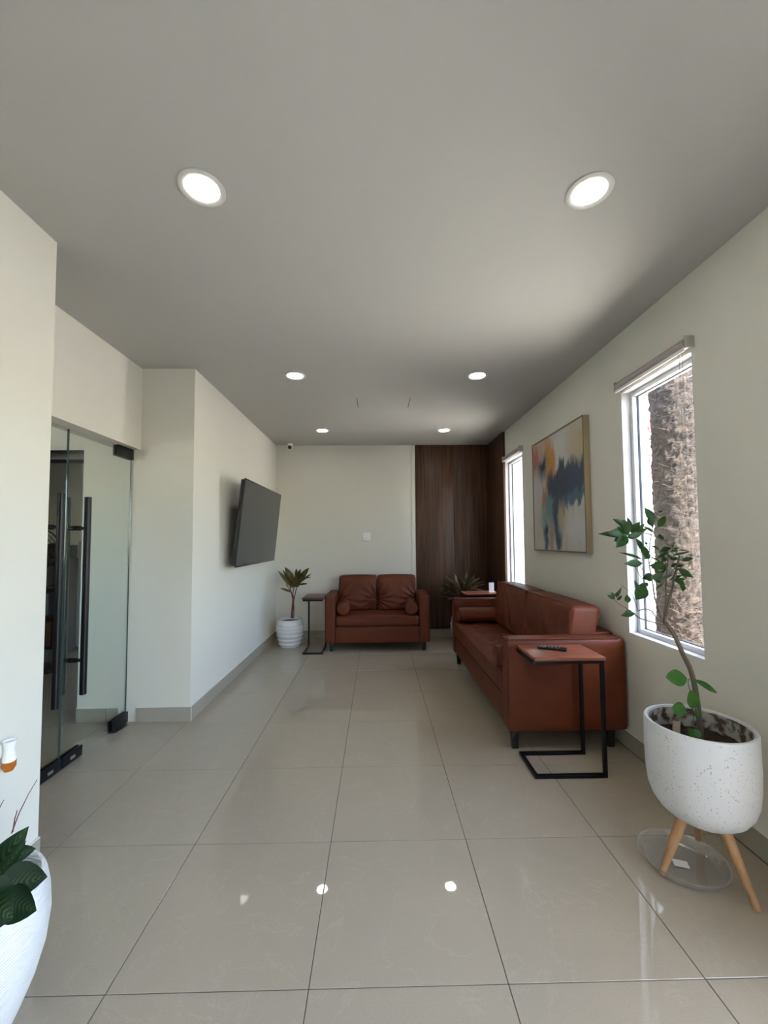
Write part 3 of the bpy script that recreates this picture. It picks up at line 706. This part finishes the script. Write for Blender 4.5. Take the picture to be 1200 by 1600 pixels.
def make_sofa(name, label, W, D, arm_w, arm_h, leg_h, seat_h, split_h, back_h, loc, rz, tuft=False, arm_taper=.0):
    """local frame: x along width centred, y from 0 (front) to D (back)"""
    t = thing(name, label, 'sofa', loc, rz); hw = W/2
    bt = leg_h
    obj('base', cushion((-hw+arm_w-.002, .012, bt), (hw-arm_w+.002, D-.03, split_h), .012, (0, .003, 0), 12), M['leather'], t)
    for s in (-1, 1):
        x0, x1 = (s*hw, s*(hw-arm_w)) if s < 0 else (s*(hw-arm_w), s*hw)
        a = obj('armrest', cushion((x0, 0, bt), (x1, D-.005, arm_h), .018, (.003, .003, .004), 14), M['leather'], t)
        xo = s*(hw-.004); xi = s*(hw-arm_w+.004)
        for xx in (xo, xi):
            bm = bmesh.new(); pts = smoothpath([(xx, .004, bt+.02), (xx, .003, arm_h-.03), (xx, .006, arm_h-.004), (xx, .03, arm_h-.002), (xx, D-.05, arm_h-.001)], 3); tube(bm, pts, .0035, 6)
            obj('piping', bm, M['piping'], a)
    obj('backrest', cushion((-hw+arm_w-.002, D-.16, bt), (hw-arm_w+.002, D, arm_h+.02), .03, (0, .006, .004), 12), M['leather'], t)
    def seat_fn(pos, u, h):
        if tuft:
            n_ = 7; spots = [(-h.x+(2*h.x)*(k+.5)/n_, yy) for k in range(n_) for yy in (-.13, .10)]
            pos = tufts(pos, u, h, spots)
        pos.z += .002*noise.noise(Vector((pos.x*6, pos.y*6, 1)))
        return pos
    sb = cushion((-hw+arm_w+.003, -.006, split_h+.004), (hw-arm_w-.003, D-.20, seat_h), .028, (0, .008, .012), 44 if tuft else 22, seat_fn)
    sc_ = obj('seat_cushion', sb, M['leather'], t)
    for z in (seat_h-.016, split_h+.012):
        bm = bmesh.new(); tube(bm, [(-hw+arm_w+.02, -.0075, z), (0, -.0145, z), (hw-arm_w-.02, -.0075, z)], .003, 6)
        obj('piping', bm, M['piping'], sc_)
    if tuft:
        n_ = 7; hx = hw-arm_w-.003; hy = (D-.20+.006)/2; cyy = (-.006+D-.20)/2
        for k in range(n_):
            for yy in (-.13, .10):
                bm = bmesh.new(); bmesh.ops.create_uvsphere(bm, u_segments=10, v_segments=6, radius=.011, matrix=Matrix.Translation((-hx+2*hx*(k+.5)/n_, cyy+yy, seat_h-.012)) @ Matrix.Diagonal((1, 1, .5, 1)))
                obj('tuft_button', bm, M['leather'], sc_)
    cw = (W-2*arm_w-.01)/2
    for k, s in enumerate((-1, 1)):
        x0 = -cw-.003 if s < 0 else .003
        bmc = cushion((x0, D-.36, seat_h+.004), (x0+cw, D-.15, back_h), .035, (.002, .03, .010), 44, wrinkle(3*k+1, 1, .012, tuft))
        # lean the cushion back a little
        for v in bmc.verts: v.co.y += (v.co.z-seat_h)*.16
        bc = obj('back_cushion', bmc, M['leather'], t)
        bm = bmesh.new(); y_ = D-.352; z0_ = seat_h+.03; r_ = .008
        pts = [(x0+r_, y_+.02, z0_), (x0+r_+.003, y_+.16*(back_h-seat_h)*.95, back_h-.03), (x0+.04, y_+.16*(back_h-seat_h)+.01, back_h-.006), (x0+cw/2, y_+.16*(back_h-seat_h)+.012, back_h+.003), (x0+cw-.04, y_+.16*(back_h-seat_h)+.01, back_h-.006), (x0+cw-r_-.003, y_+.16*(back_h-seat_h)*.95, back_h-.03), (x0+cw-r_, y_+.02, z0_)]
        tube(bm, smoothpath(pts, 3), .0032, 6); obj('piping', bm, M['piping'], bc)
    for sx in (-1, 1):
        for yy in (.055, D-.09):
            bm = bmesh.new(); q = .026
            box(bm, (sx*(hw-.07)-q, yy-q, 0), (sx*(hw-.07)+q, yy+q, leg_h+.004), .002)
            for v in bm.verts:
                if v.co.z < .03: v.co.x += (sx*(hw-.07)-v.co.x)*.25; v.co.y += (yy-v.co.y)*.25
            obj('leg', bm, M['blackgloss'], t)
    return t
LW, LD = 1.268, .70
make_sofa('loveseat', 'brown leather two-seat sofa against the far white wall', LW, LD, .128, .665, .10, .43, .298, .875, (0, 5.0, 0), 0)
SW, SD = 1.93, .765
make_sofa('sofa', 'long brown leather sofa along the right wall under the painting', SW, SD, .125, .70, .125, .465, .315, .885, (.822, 2.62+SW/2, 0), -PI/2, tuft=True)

def bolster(label, p0, p1, r, group=None):
    p0 = Vector(p0); p1 = Vector(p1); d = (p1-p0).normalized(); mid = (p0+p1)/2
    t = thing('bolster_pillow', label, 'pillow', (mid.x, mid.y, mid.z-r), 0, group)
    hl = (p1-p0).length/2; pts = []; rad = []
    for k in range(15):
        s = -1+2*k/14; pts.append(d*hl*s+Vector((0, 0, r))); rad.append(r*(1-.03*abs(s)**2))
    bm = bmesh.new()
    prof = [(-hl-.004, r*.02), (-hl-.0035, r*.5), (-hl-.002, r*.85), (-hl+.003, r*.96), (-hl+.012, r)]+[(-hl+.012+(2*hl-.024)*k/8, r*(1.0+.02*math.sin(k/8*PI))) for k in range(1, 8)]+[(hl-.012, r), (hl-.003, r*.96), (hl+.002, r*.85), (hl+.0035, r*.5), (hl+.004, r*.02)]
    tube(bm, [d*a+Vector((0, 0, r)) for a, _ in prof], [b for _, b in prof], 28)
    obj('cover', bm, M['leather'], t, angle=60)
    u = d.cross(Vector((0, 0, 1))).normalized()
    for s in (-1, 1):
        bm = bmesh.new(); tube(bm, [d*s*(hl-.004)+Vector((0, 0, r))+(u*math.cos(2*PI*k/28)+Vector((0, 0, 1))*math.sin(2*PI*k/28))*r*.98 for k in range(29)], .003, 6, False)
        obj('piping', bm, M['piping'], t)
bolster('round leather bolster at the left armrest of the far loveseat', (-.412, 4.99, .518), (-.425, 5.31, .520), .078)
bolster('round leather bolster at the right armrest of the far loveseat', (.412, 4.99, .518), (.425, 5.31, .520), .078)
bolster('leather bolster lying against the far armrest of the long sofa', (.855, 4.345, .553), (1.25, 4.345, .553), .074)
bolster('leather bolster half hidden behind the near armrest of the long sofa', (.802, 2.832, .545), (1.22, 2.832, .545), .070)

# ------------------------------------------------------------------ C-shaped side tables
def c_table(label, loc, rz, L_=.39, Wd=.30, h=.665, top='tablewood'):
    """posts at local +x end, top and foot reach towards -x"""
    t = thing('side_table', label, 'side table', loc, rz); q = .010; b = Wd/2
    obj('table_top', nb(((-L_/2, -b-.012, h-.018), (L_/2, b+.012, h), .002)), M[top], t)
    x0, x1 = -L_/2+.012, L_/2-.004
    for s in (-1, 1):
        y = s*(b-q)
        obj('post', nb(((x1-2*q, y-q, .0), (x1, y+q, h-.018), .0012, 1)), M['black'], t)
        obj('foot_rail', nb(((x0, y-q, .0), (x1-2*q, y+q, 2*q), .0012, 1)), M['black'], t)
        obj('top_rail', nb(((x0, y-q, h-.018-2*q), (x1-2*q, y+q, h-.018), .0012, 1)), M['black'], t)
    obj('cross_rail', nb(((x0-2*q, -b, .0), (x0, b, 2*q), .0012, 1)), M['black'], t)
    obj('cross_rail', nb(((x0-2*q, -b, h-.018-2*q), (x0, b, h-.018), .0012, 1)), M['black'], t)
    return t
c_table('red-brown topped C-shaped side table at the near end of the long sofa', (1.085, 2.468, 0), 0, .405, .268, .668)
c_table('dark C-shaped side table between the left plant and the loveseat', (-.768, 5.115, 0), PI/2, .40, .235, .66, 'tabledark')
c_table('C-shaped side table just showing behind the far armrest of the long sofa', (1.20, 4.79, 0), 0, .405, .26, .725)
t = thing('remote_control', 'black remote control on the near side table', 'remote control', (1.058, 2.50, .6682), math.radians(-29))
obj('body', nb(((-.082, -.021, 0), (.082, .021, .016), .005, 3)), M['blackgloss'], t)
for k in range(6):
    for s in (-1, 0, 1): obj('button', nb(((-.065+k*.02, s*.011-.003, .0155), (-.055+k*.02, s*.011+.003, .0175), .0008, 1)), M['greybox'], t, smooth=False)
t = thing('card_holder', 'small white card stand behind the far end of the long sofa', 'card', (1.335, 4.80, .7252))
obj('card', nb(((-.03, -.002, .004), (.03, .002, .11), .0005, 1)), M['paper'], t, smooth=False); obj('foot', nb(((-.032, -.02, 0), (.032, .02, .006), .002)), M['white'], t)

# ------------------------------------------------------------------ wall fittings
t = thing('wall_switch', 'square white switch plate on the far wall above the loveseat', 'switch', (-.143, YB-.0005, 1.39))
obj('plate', nb(((-.055, -.008, -.058), (.055, 0, .058), .003)), M['white'], t); obj('rocker', nb(((-.028, -.011, -.034), (.028, -.008, .034), .002)), M['white'], t)
t = thing('security_camera', 'small white security camera with black lens, high in the far left corner', 'camera', (-1.19, 5.63, ZC))
bm = lathe(bmesh.new(), [(0, -.0003), (.035, -.0003), (.038, -.012), (.03, -.02), (0, -.02)], 24); obj('base', bm, M['white'], t)
bm = bmesh.new(); bmesh.ops.create_uvsphere(bm, u_segments=24, v_segments=14, radius=.036, matrix=Matrix.Translation((0, -.01, -.05))); hd = obj('head', bm, M['white'], t, angle=180)
bm = bmesh.new(); tube(bm, [(0, -.034, -.056), (0, -.050, -.060)], [.027, .024], 20); obj('lens', bm, M['blackgloss'], hd)
struct(obj('trim_cable', tube(bmesh.new(), [(-1.40, 5.70, 2.672), (-1.30, 5.70, 2.674), (-1.21, 5.65, 2.674)], .003, 6), M['white']))
t = thing('air_freshener', 'white plug-in air freshener with amber oil on the near left wall', 'air freshener', (-1.4258, 1.607, .542))
obj('plug', nb(((0, -.022, -.012), (.012, .022, .04), .004, 2)), M['white'], t)
bm = lathe(bmesh.new(), [(0, .040), (.018, .044), (.022, .050), (.019, .038), (.016, .015), (.018, 0), (.021, -.015), (.021, -.0245), (0, -.0245)], 24); o = obj('body', bm, M['white'], t); o.location = (.036, 0, 0)
bm = lathe(bmesh.new(), [(0, -.0252), (.0225, -.0252), (.022, -.045), (.014, -.060), (0, -.062)], 24); o = obj('oil_bottle', bm, M['amber'], t); o.location = (.036, 0, 0)

# ------------------------------------------------------------------ planter with small citrus tree
PX, PY, PZ = 1.303, 1.685, .587
t = thing('planter', 'speckled white planter on three beech legs beside the right wall', 'plant pot', (PX, PY, 0))
PR = .189
prof = [(0, .212), (.05, .212), (.09, .217), (.122, .229), (.148, .250), (.168, .280), (.181, .32), (.187, .37), (.190, .45), (PR, PZ-.006), (PR-.004, PZ), (PR-.014, PZ), (PR-.018, PZ-.008)]
obj('pot', lathe(bmesh.new(), prof, 72), M['terrazzo'], t, angle=50)
obj('inner_wall', lathe(bmesh.new(), [(PR-.018, PZ-.008), (PR-.020, .47), (PR-.03, .40)], 72), M['potin'], t)
for (lx, ly, top) in ((1.120, 1.672, .30), (1.356, 1.510, .20), (1.40, 1.84, .35)):
    foot = Vector((lx-PX, ly-PY, 0)); d = foot.normalized()
    z0 = .0055 if lx < 1.2 else 0
    bm = bmesh.new(); tube(bm, [foot+Vector((0, 0, z0)), foot+Vector((0, 0, z0))+(d*.075-foot+Vector((0, 0, .235-z0)))*.5, d*.075+Vector((0, 0, .235))], [.011, .0165, .021], 14); obj('leg', bm, M['legwood'], t)
bm = bmesh.new()
bmesh.ops.create_circle(bm, cap_ends=True, segments=48, radius=PR-.022)
bmesh.ops.subdivide_edges(bm, edges=bm.edges[:], cuts=2)
rs = [[bm.verts.new(((PR-.021)*q/9*math.cos(2*PI*k/48), (PR-.021)*q/9*math.sin(2*PI*k/48), .012*noise.noise(Vector((q, k*.4, 0))))) for k in range(48)] for q in range(1, 10)]
bm2 = bmesh.new(); bm.free(); bm = bm2
rings = []
for q in range(0, 13):
    rr = (PR-.021)*q/12
    if q == 0: rings.append([bm.verts.new((0, 0, 0))])
    else: rings.append([bm.verts.new((rr*math.cos(2*PI*k/48), rr*math.sin(2*PI*k/48), .02*noise.noise(Vector((rr*25*math.cos(2*PI*k/48), rr*25*math.sin(2*PI*k/48), 3))))) for k in range(48)])
for a, b in zip(rings, rings[1:]):
    for k in range(48):
        if len(a) == 1: bm.faces.new((a[0], b[k], b[(k+1) % 48]))
        else: bm.faces.new((a[k], a[(k+1) % 48], b[(k+1) % 48], b[k]))
o = obj('soil', bm, M['soil'], t); o.location = (0, 0, .505)

YT = 1.70
tr0 = Vector((at(1093.5, 1150, y=YT)))
tree = thing('citrus_tree', 'slender young citrus tree growing in the speckled white planter', 'plant', (tr0.x, YT, .505))
org = Vector((tr0.x, YT, .505))
def TP(px, py, dy=0): return at(px, py, y=YT+dy)-org
bm = bmesh.new()
path = [Vector((0, 0, -.01))]+[TP(*q) for q in ((1094, 1135), (1091, 1110), (1086, 1075), (1079, 1047, .005), (1067, 1022, .01), (1055, 995, .0), (1046, 981, .0), (1038, 972))]
pp = smoothpath(path, 4); tube(bm, pp, [.0125-.0055*k/(len(pp)-1) for k in range(len(pp))], 10); obj('trunk', bm, M['bark'], tree, angle=180)
branches = [
 (((1038, 972, 0), (1044, 945, -.01), (1050, 920, -.02), (1056, 893, -.02), (1062, 867, -.03)), .0052, .0035),
 (((1062, 869, -.03), (1050, 856, -.05), (1035, 845, -.07), (1018, 836, -.09), (1000, 832, -.10), (985, 838, -.11)), .0034, .0016),
 (((1037, 969, 0), (1040, 940, .02), (1041, 905, .03), (1043, 880, .04), (1044, 858, .05)), .0035, .0018),
 (((1033, 966, 0), (1024, 938, -.02), (1019, 905, -.03), (1014, 880, -.04), (1016, 845, -.03), (1022, 817, -.02), (1028, 800, -.02)), .0032, .0013),
 (((1040, 976, 0), (1026, 965, .02), (1017, 954, .04), (1005, 952, .05), (997, 955, .06)), .0034, .0018),
 (((1040, 977, 0), (1020, 972, -.02), (1000, 966, -.04), (990, 958, -.06), (978, 950, -.08), (962, 939, -.09), (961, 930, -.09)), .0032, .0013),
 (((997, 955, -.04), (988, 930, -.05), (970, 913, -.06)), .0013, .0008),
 (((1005, 905, 0), (1000, 900, 0), (990, 880, 0)), .0013, .001),
 (((1015, 840, -.03), (1005, 848, -.05), (998, 858, -.05), (1008, 873, -.04)), .0013, .001),
 (((1044, 900, .03), (1052, 890, .0), (1058, 885, -.02)), .0016, .001),
 (((1028, 895, -.02), (1040, 885, .0), (1034, 870, .02)), .0014, .001),
 (((1056, 893, -.02), (1066, 885, -.04), (1078, 878, -.05)), .0014, .001),
 (((1015, 880, -.04), (1022, 865, -.06), (1036, 858, -.08)), .0014, .001),
 (((1019, 905, -.03), (1008, 895, -.04), (1000, 885, -.05)), .0014, .001),
 (((1022, 925, -.03), (1010, 915, -.05), (1004, 912, -.05)), .0014, .001),
 (((1050, 920, -.02), (1060, 912, -.04), (1070, 905, -.05)), .0014, .001),
 (((985, 838, -.11), (977, 830, -.11), (968, 825, -.12)), .0014, .001),
 (((1090, 1110, 0), (1082, 1090, -.02), (1075, 1067, -.03), (1078, 1060, -.03)), .0018, .0012),
 (((1088, 1148, -.03), (1084, 1125, -.04), (1082, 1112, -.04)), .0016, .001),
]
bmT = None
for pts, r0, r1 in branches:
    q = smoothpath([TP(*p) for p in pts], 4); bm = bmesh.new(); tube(bm, q, [r0+(r1-r0)*k/(len(q)-1) for k in range(len(q))], 6); obj('branch', bm, M['bark'] if r0 > .003 else M['twig'], tree, angle=180)
# leaves: base px, tip px, width(m), dy, bright
LV = [ # cluster upper left
 ((985, 835), (934, 834), .024, -.11, 0), ((978, 832), (948, 833), .03, -.13, 0), ((975, 822), (957, 811), .022, -.10, 0), ((980, 826), (972, 812), .02, -.12, 0),
 ((980, 838), (962, 856), .034, -.12, 0), ((976, 838), (959, 846), .024, -.13, 0), ((984, 833), (966, 818), .034, -.1, 0), ((985, 832), (1000, 815), .026, -.09, 0),
 ((985, 836), (1008, 818), .020, -.07, 0), ((986, 836), (1012, 826), .018, -.09, 0), ((983, 838), (1003, 834), .022, -.12, 0), ((982, 834), (976, 812), .022, -.14, 0),
 ((986, 830), (980, 808), .018, -.1, 0), ((980, 840), (996, 836), .020, -.10, 0), ((975, 830), (963, 824), .016, -.11, 0),
 # top
 ((1021, 815), (1007, 793), .030, -.02, 1), ((1018, 822), (1014, 806), .030, -.02, 1), ((1028, 824), (1040, 806), .024, -.03, 1), ((1020, 826), (1013, 812), .020, -.02, 0),
 ((1034, 846), (1030, 834), .018, -.03, 0), ((1028, 800), (1036, 799), .007, -.02, 0), ((1022, 832), (1004, 822), .012, -.04, 0),
 # hanging left of centre
 ((993, 841), (1008, 866), .020, -.06, 0), ((1003, 852), (1012, 874), .024, -.06, 0), ((1016, 866), (1006, 874), .018, -.05, 0),
 ((1004, 874), (966, 863), .014, -.06, 0), ((1004, 880), (975, 881), .028, -.06, 0), ((1012, 850), (1006, 848), .010, -.06, 0),
 # centre
 ((1046, 856), (1030, 862), .020, -.02, 0), ((1044, 862), (1026, 872), .014, 0, 0), ((1040, 884), (1014, 884), .030, -.04, 0), ((1038, 886), (1016, 888), .016, -.02, 0),
 ((1044, 860), (1055, 847), .008, -.02, 0), ((1050, 868), (1079, 862), .009, -.04, 0), ((1060, 872), (1046, 874), .014, 0, 0), ((1044, 876), (1030, 868), .018, .02, 0),
 ((1040, 872), (1033, 878), .018, .02, 0), ((1064, 876), (1084, 872), .016, -.05, 0), ((1058, 888), (1084, 903), .022, -.05, 0), ((1060, 890), (1074, 905), .012, -.03, 0),
 ((1058, 886), (1068, 882), .012, -.03, 0), ((1054, 905), (1070, 914), .026, -.05, 0), ((1066, 912), (1066, 924), .022, -.05, 0), ((1056, 907), (1071, 904), .012, -.03, 0),
 ((1048, 886), (1058, 880), .012, .02, 0), ((1038, 890), (1030, 898), .012, .02, 0), ((1042, 880), (1036, 895), .012, .04, 0),
 # lower left
 ((1018, 908), (1006, 898), .024, -.03, 0), ((1018, 904), (1036, 898), .026, -.03, 0), ((1022, 900), (1004, 904), .03, -.02, 0), ((1012, 910), (1006, 918), .014, 0, 0),
 ((1010, 917), (993, 937), .044, -.05, 0), ((996, 925), (991, 906), .020, -.06, 0), ((1009, 916), (998, 914), .02, -.05, 0),
 ((961, 936), (948, 930), .016, -.09, 0), ((962, 934), (971, 917), .012, -.09, 0), ((961, 934), (955, 925), .010, -.09, 0), ((964, 938), (972, 930), .010, -.09, 0),
 ((982, 942), (979, 929), .020, -.06, 0), ((992, 958), (970, 962), .020, -.07, 0), ((988, 956), (976, 956), .016, -.07, 0), ((962, 932), (966, 924), .010, -.09, 0),
]
rl = random.Random(5)
for k in range(13):
    bx_, by_ = rl.uniform(1026, 1066), rl.uniform(858, 912); sg = rl.choice((-1, 1))
    LV.append(((bx_, by_), (bx_+sg*rl.uniform(12, 22), by_+rl.uniform(-10, 12)), rl.uniform(.007, .015), rl.uniform(-.06, .04), 0))
for (b, tp, wd, dy, br) in LV:
    wd *= 1.15
    p0 = TP(*b, dy); p1 = TP(*tp, dy+random.uniform(-.03, .02))
    obj('leaf', leaf_bm(p0, p1, wd, random.uniform(.02, .16), random.uniform(.1, .35), (random.uniform(-.6, .3), -1, random.uniform(.0, .8))), M['leaf'], tree)
for (b, tp, wd, dy, nm) in [((1074, 1061), (1040, 1058), .052, -.03, (.0, -1, .5)), ((1084, 1062), (1121, 1083), .026, -.02, (-.3, -.8, .9)), ((1083, 1108), (1078, 1078), .056, -.05, (.3, -1, .1)),
        ((1072, 1110), (1049, 1106), .046, -.03, (0, -1, .2)), ((1086, 1120), (1095, 1112), .02, -.02, (.6, -1, .2)), ((1083, 1150), (1094, 1142), .026, -.05, (.2, -1, .8)), ((1086, 1100), (1090, 1120), .018, -.04, (1, -1, .2)), ((1084, 1150), (1074, 1138), .026, -.05, (0, -1, .6))]:
    obj('leaf', leaf_bm(TP(*b, dy), TP(*tp, dy), wd*1.25, .08, .15, nm, 8, .5, .75), M['leafbright'], tree)['label'] = 'broad bright green leaf low on the stem'
sk = tag(obj('plant_stake', nb(((-.017, -.004, 0), (.017, .004, .165), .003)), M['stake']), 'flat wooden stake pushed into the soil of the speckled planter', 'stake'); sk.location = (1.185, 1.66, .44); sk.rotation_euler = (.05, .03, .2)

# clear saucer under the planter
t = thing('saucer', 'clear plastic plant saucer on the floor under the speckled planter', 'saucer', (1.243, 1.722, .0005))
SR = .160
bm = lathe(bmesh.new(), [(0, .0), (.115, .0), (.132, .002), (.140, .008), (.152, .034), (SR, .036), (SR, .038), (.150, .037), (.138, .010), (.130, .0045), (.112, .0025), (.06, .004), (0, .004)], 72)
obj('dish', bm, M['plastic'], t, angle=35)
o = obj('sticker', nb(((-.027, -.020, 0), (.027, .020, .0006))), M['paper'], t, smooth=False); o.location = (-.008, .0, .0046); o.rotation_euler = (0, 0, -.35)

# ------------------------------------------------------------------ back pots
def ring_pot(label, loc, r=.175, h=.345):
    t = thing('plant_pot', label, 'plant pot', loc); n = 6; prof = [(0, 0), (r*.66, 0)]
    for k in range(n):
        z0 = h*.94*k/n; z1 = h*.94*(k+1)/n
        s0 = r*(.70+.30*math.sin(min(1, (k+.2)/n*1.25)*PI/2)) if k < 5 else r*.96
        s1 = r*(.70+.30*math.sin(min(1, (k+1)/n*1.25)*PI/2)) if k < 5 else r*.91
        prof += [(s0-.010, z0+.004), (s0-.003, z0+.010), (s1+.002, z1-.012), (s1, z1-.004), (s1-.008, z1)]
    prof += [(r*.90, h-.008), (r*.885, h), (r*.83, h), (r*.81, h-.012), (r*.80, h-.04)]
    obj('pot', lathe(bmesh.new(), prof, 56), M['ceramic'], t, angle=35)
    o = obj('soil', lathe(bmesh.new(), [(0, .006), (r*.4, .004), (r*.81, 0)], 32), M['soil'], t); o.location = (0, 0, h-.035)
    return t
ring_pot('white ribbed pot on the floor in the far left corner', (-1.12, 5.32, 0))
ring_pot('white ribbed pot mostly hidden behind the far end of the long sofa', (1.115, 5.33, 0))
YP = 5.32
pl = thing('cordyline', 'olive-brown cordyline plant in the far left corner pot', 'plant', (-1.12, YP, .315)); og = Vector((-1.12, YP, .315))
def CP(px, py, dy=0): return at(px, py, y=YP+dy)-og
for k, pts in enumerate([((455, 966), (457, 940, .01), (458, 925, .02), (462, 905, .02)), ((459, 966), (459, 945, -.02), (456, 930, -.02), (453, 915, -.03)), ((457, 966), (458, 944), (463, 920), (466, 908, -.02)), ((456, 966), (459, 935, -.03), (454, 924, -.04), (447, 912, -.05))]):
    q = smoothpath([CP(*p) for p in pts], 4); bm = bmesh.new(); tube(bm, q, .0065, 7); obj('stem', bm, M['stemred'], pl, angle=180)
for (b, tp, wd, dy) in [((458, 920), (434, 891), .045, -.05), ((455, 915), (442, 890), .03, .05), ((460, 912), (445, 886), .075, -.02), ((462, 905), (463, 888), .035, .04), ((462, 910), (470, 889), .06, .03),
        ((463, 915), (483, 887), .085, -.02), ((464, 912), (478, 890), .06, .05), ((462, 915), (487, 896), .03, .0), ((466, 906), (486, 902), .022, .04), ((466, 914), (481, 912), .03, -.05),
        ((457, 926), (437, 919), .035, -.06), ((455, 912), (444, 907), .025, .04), ((460, 908), (452, 900), .05, -.06), ((461, 918), (463, 898), .07, -.07), ((459, 918), (451, 902), .05, .02), ((464, 918), (472, 900), .06, -.08)]:
    obj('leaf', leaf_bm(CP(*b, dy*.4), CP(*tp, dy*2), wd, random.uniform(.05, .2), .35, (random.uniform(-.5, .5), -1, .5), 7, .5, .8), M['cordy'], pl)
YP2 = 5.33
pl = thing('bushy_plant', 'bushy dark plant with pale-edged leaves before the wood panelling', 'plant', (1.115, YP2, .315)); og2 = Vector((1.115, YP2, .315))
for k in range(5):
    a = k*1.3; tip = Vector((.05*math.cos(a), .05*math.sin(a), .36+.02*k)); bm = bmesh.new(); tube(bm, smoothpath([(0.02*math.cos(a), .02*math.sin(a), 0), tip*.5+Vector((.01, 0, 0)), tip], 4), .007, 7); obj('stem', bm, M['stem'], pl, angle=180)
random.seed(21)
for k in range(74):
    a = random.uniform(0, 2*PI); el = random.uniform(-.25, 1.35); ln = random.uniform(.22, .36)*(1 if el < 1 else .8)
    b = Vector((.05*math.cos(a), .05*math.sin(a), random.uniform(.24, .42)))
    tp = b+Vector((math.cos(a)*math.cos(el), math.sin(a)*math.cos(el), math.sin(el)*.85))*ln
    if tp.x > .36: tp.x = .36
    obj('leaf', leaf_bm(b, tp, random.uniform(.025, .045), random.uniform(.1, .3), .3, (random.uniform(-.3, .3), -.4, 1), 6, .6, .8), M['cordypale'] if random.random() < .3 else M['cordydark'], pl)

# ------------------------------------------------------------------ near left pot
NPX, NPY = -1.115, 1.135
t = thing('plant_pot', 'large white ridged pot at the near left edge of the picture', 'plant pot', (NPX, NPY, 0))
prof = [(0, 0), (.105, 0), (.118, .012), (.150, .08), (.178, .15), (.197, .22), (.205, .29), (.202, .35), (.194, .392), (.189, .404), (.180, .407), (.173, .400), (.174, .36), (.178, .31)]
obj('pot', lathe(bmesh.new(), prof, 72), M['ridged'], t, angle=50)
o = obj('soil', lathe(bmesh.new(), [(0, .008), (.1, .004), (.174, 0)], 40), M['soil'], t); o.location = (0, 0, .36)
pl = thing('leafy_plant', 'dark green patterned leaves in the large pot at the near left', 'plant', (NPX, NPY, .365)); og3 = Vector((NPX, NPY, .365))
def LP(px, py, y): return at(px, py, y=y)-og3
for (b, tp, wd, y0_, y1_, nm) in [
        ((-35, 1395), (45, 1291), .075, 1.20, 1.20, (.35, -1, .35)), ((-20, 1390), (41, 1313), .035, 1.17, 1.18, (.6, -.8, .2)), ((-5, 1350), (56, 1326), .05, 1.22, 1.25, (.1, -.8, .8)),
        ((-10, 1388), (74, 1370), .088, 1.12, 1.10, (.1, -.9, .75)), ((5, 1400), (57, 1423), .075, 1.08, 1.04, (.2, -1, .5)), ((-25, 1390), (20, 1436), .11, 1.06, 1.01, (.1, -1, .45)),
        ((-30, 1400), (-30, 1450), .11, 1.04, 1.0, (-.1, -1, .4)), ((-50, 1390), (-80, 1340), .1, 1.2, 1.25, (0, -1, .6)), ((-45, 1390), (-10, 1300), .09, 1.25, 1.3, (0, -1, .5)), ((-60, 1400), (-110, 1400), .1, 1.15, 1.1, (0, -1, .6))]:
    obj('leaf', leaf_bm(LP(*b, y0_), LP(*tp, y1_), wd, .10, .22, nm, 9, .45, .8), M['patleaf'], pl)
    st = bmesh.new(); q = smoothpath([Vector((random.uniform(-.03, .03), random.uniform(-.03, .03), 0)), LP(*b, y0_)*.5+Vector((0, 0, .02)), LP(*b, y0_)], 4); tube(st, q, .004, 6); obj('stem', st, M['stem'], pl)
for pts in ([(18, 1302), (30, 1270), (45, 1240), (58, 1218)], [(20, 1300), (23, 1280), (27, 1266)], [(-8, 1275), (0, 1261), (6, 1250)]):
    q = [LP(x_, y_, 1.2) for x_, y_ in pts]; bm = bmesh.new(); tube(bm, q, [.0016, .0014, .001, .0008][:len(q)], 5); obj('twig', bm, M['stemred'], pl)
